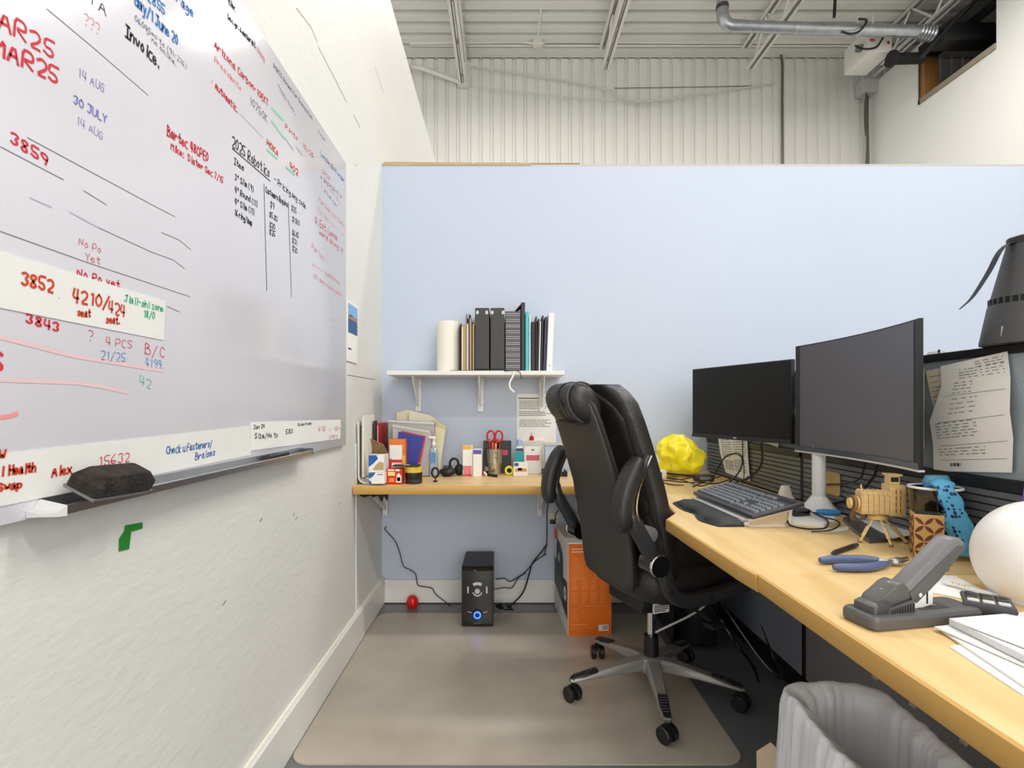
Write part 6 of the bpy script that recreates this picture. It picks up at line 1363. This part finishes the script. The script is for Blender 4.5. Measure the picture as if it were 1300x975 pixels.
# outlet and cables
t = thing('wall_outlet', 'beige outlet plate on the blue wall above the orange carton', 'outlet', P(702, 664, 2.9985)); m = MB(); m.box((-.035, -.006, -.005), (.035, 0, .055), .002); obj('plate', m, mat('ivory_plastic', (222, 216, 204), .45), t); m = MB(); m.box((-.02, -.03, .0), (.012, -.006, .022), .003); obj('black_plug', m, M_black, t)
def pc(px, Y): return [P(x, y, Y) for x, y in px]
cord('thin black cable dropping from the left desk bracket to the floor', pc([(491, 668), (489, 670), (489.5, 673), (501, 686), (507, 700), (512, 718), (520, 723), (527, 728), (529, 736), (531, 743), (540, 745), (548.5, 747), (553, 754), (560, 760)], 2.965) + [Vector((-.29, 2.93, .006))], .0028)
cord('black cable hanging under the desk beside the right bracket', pc([(699, 632), (695, 645), (694.5, 665), (694, 690), (690, 706)], 2.94), .0034)
cord('black cable bundle strand running down to the subwoofer', pc([(695, 690), (688, 700), (676, 715), (672, 728), (664, 752), (650, 767), (640, 772)], 2.93) + [Vector((-.03, 2.90, .02))], .0045)
cord('second cable strand looping behind the subwoofer', pc([(694, 703), (680, 712), (667, 726), (660, 731), (648, 738), (640, 734), (630, 735)], 2.955), .003)
cord('grey cable strand curving along the baseboard to the subwoofer', pc([(668, 727), (658, 734), (650, 746), (640, 746), (628, 748)], 2.945), .003, M_char)
cord('black cable coil lying on the floor beside the subwoofer', [Vector((.0 + .045 * math.cos(a) * (1 - i * .02), 2.84 + .03 * math.sin(a), .02 + .016 * math.sin(a * .5) ** 2 + i * .0012)) for i, a in enumerate([.9 * k for k in range(13)])], .0048)
cord('black cable hanging beside the chair under the corner desk', pc([(716, 630), (712, 642), (706, 652), (705, 660)], 2.93), .003)
# ------------------------------------------------------------------ computer tower and cables in the dark under the desk
t = thing('computer_tower', 'black computer tower in the shadow under the corner desk', 'computer', (.875, 2.64, .0005), R(-6)); m = MB(); m.box((-.10, -.22, .015), (.10, .22, .485), .006); obj('case', m, M_blackm, t, False); m = MB(); m.box((-.098, -.232, .02), (.098, -.22, .48), .005); obj('front_panel', m, M_blackg, t, False)
for k in range(3): m = MB(); m.box((-.08, -.2335, .40 - k * .05), (.08, -.2318, .437 - k * .05), .001); obj('drive_cover', m, M_black, t, False)
for x in (-.08, .08):
    for y in (-.18, .18): m = MB(); m.cyl((x, y, 0), (x, y, .016), .014, n=10); obj('foot', m, M_blackm, t)
cord('white cable running across the floor behind the chair base', [Vector((.60, 2.20, .16)), Vector((.66, 2.18, .20)), Vector((.74, 2.16, .25)), Vector((.80, 2.16, .29)), Vector((.86, 2.2, .33))], .0042, M_white_p)
cord('black cable drooping in a loop under the corner desk', [Vector((.80, 2.1, .40)), Vector((.86, 2.0, .28)), Vector((.93, 1.93, .17)), Vector((.98, 1.90, .13)), Vector((.97, 1.96, .20)), Vector((.96, 2.02, .27))], .0042, M_blackg)
cord('glossy black cable trailing from the tower behind the chair', [Vector((.80, 2.30, .33)), Vector((.82, 2.14, .31)), Vector((.86, 2.04, .22)), Vector((.93, 2.02, .12)), Vector((.98, 2.08, .03))], .006, M_blackg)
# ------------------------------------------------------------------ waste bin
wbn = thing('waste_bin', 'waste bin lined with a draped white plastic bag, under the front desk', 'bin', (.764, 1.075, .0005), R(-3))
HX, HY, HZ = .112, .225, .415
m = MB(); m.loft([[(x, y, z) for x, y in rrect(0, 0, HX - .022 + k, HY - .03 + k, .05, 6)] for z, k in ((0, -.01), (.01, -.005), (.40, .012))] + [[(x, y, .40) for x, y in rrect(0, 0, HX - .013, HY - .021, .046, 6)], [(x, y, .012) for x, y in rrect(0, 0, HX - .035, HY - .041, .04, 6)]]); obj('body', m, M_black, wbn)
def lring(z, k, amp, ph):
    base = rrect(0, 0, HX + k, HY + k, .06, 10); n = len(base); out = []
    # resample evenly
    L = [0]
    for i in range(n): a, b = Vector(base[i]), Vector(base[(i + 1) % n]); L.append(L[-1] + (b - a).length)
    N = 220
    for j in range(N):
        d = L[-1] * j / N; i = max(q for q in range(n) if L[q] <= d); a, b = Vector(base[i]), Vector(base[(i + 1) % n]); p = a.lerp(b, (d - L[i]) / max(L[i + 1] - L[i], 1e-9))
        t_ = 2 * math.pi * j / N
        nn = noise.noise(Vector((math.cos(t_) * 4.5, math.sin(t_) * 4.5, z * 2.2 + ph))); n2 = 1 - 2 * abs(noise.noise(Vector((math.cos(t_) * 9, math.sin(t_) * 9, z * 1.5 + ph + 5))))
        c = Vector((p.x / (HX + k), p.y / (HY + k))).normalized(); q = amp * (nn * 1.2 + max(n2, 0) ** 3 * .9)
        zz = z + (.012 * noise.noise(Vector((math.cos(t_) * 3, math.sin(t_) * 3, 2.5))) if z > .3 else 0)
        out.append((p.x + c.x * q, p.y + c.y * q, zz))
    return out
rings = [lring(.03, .020, .010, 1)] + [lring(.03 + .385 * i / 12, .022 - .016 * i / 12, .009, 1) for i in range(1, 12)] + [lring(HZ, .004, .005, 1), lring(HZ + .005, -.002, .004, 1), lring(HZ, -.009, .004, 1)] + [lring(.40 - .33 * i / 10, -.031 - .030 * i / 10, .008, 3) for i in range(11)]
rings[0] = [(x, y, .02 + .05 * (noise.noise(Vector((x * 14, y * 14, 3))) + .5)) for x, y, z in rings[0]]
m = MB(); m.loft(rings, caps=False); 
bagm = mat('white_bin_liner', (232, 233, 236), .42, bump=.35, bscale=46, stretch=(1, 1, .35))
o = obj('liner', m, bagm, wbn, True, angle=180)
m = MB(); m.ball((-.03, .03, .06), (.06, .09, .045), 2); m2_ = m; obj('crumpled_rubbish', m2_, M_paper, wbn)
t = thing('cream_carton', 'cream paper cup carton with an orange curve leaning by the waste bin', 'carton', (.700, 1.400, .0005), R(10)); m = MB(); m.loft([[(-.02, -.05, 0), (.02, -.05, 0), (.02, .04, 0), (-.02, .04, 0)], [(-.022, -.05, .16), (.02, -.045, .185), (.02, .04, .190), (-.022, .04, .17)]]); obj('body', m, mat('cream_carton_board', (226, 204, 172), .6), t, False)
m = MB(); f_ = frame((0, -.0502, 0), (1, 0, 0), (0, 0, 1), (0, -1, 0)); m.prism([(-.02, .05), (.02, .04), (.02, .10), (.008, .150), (.0, .160), (-.008, .158), (-.006, .12), (-.02, .10)], .0008, lambda u, v, h=0: Vector((u, -.0502 + .022 * v * 0 - h, v)), .0002); obj('orange_curve', m, C(226, 130, 30), t, False)
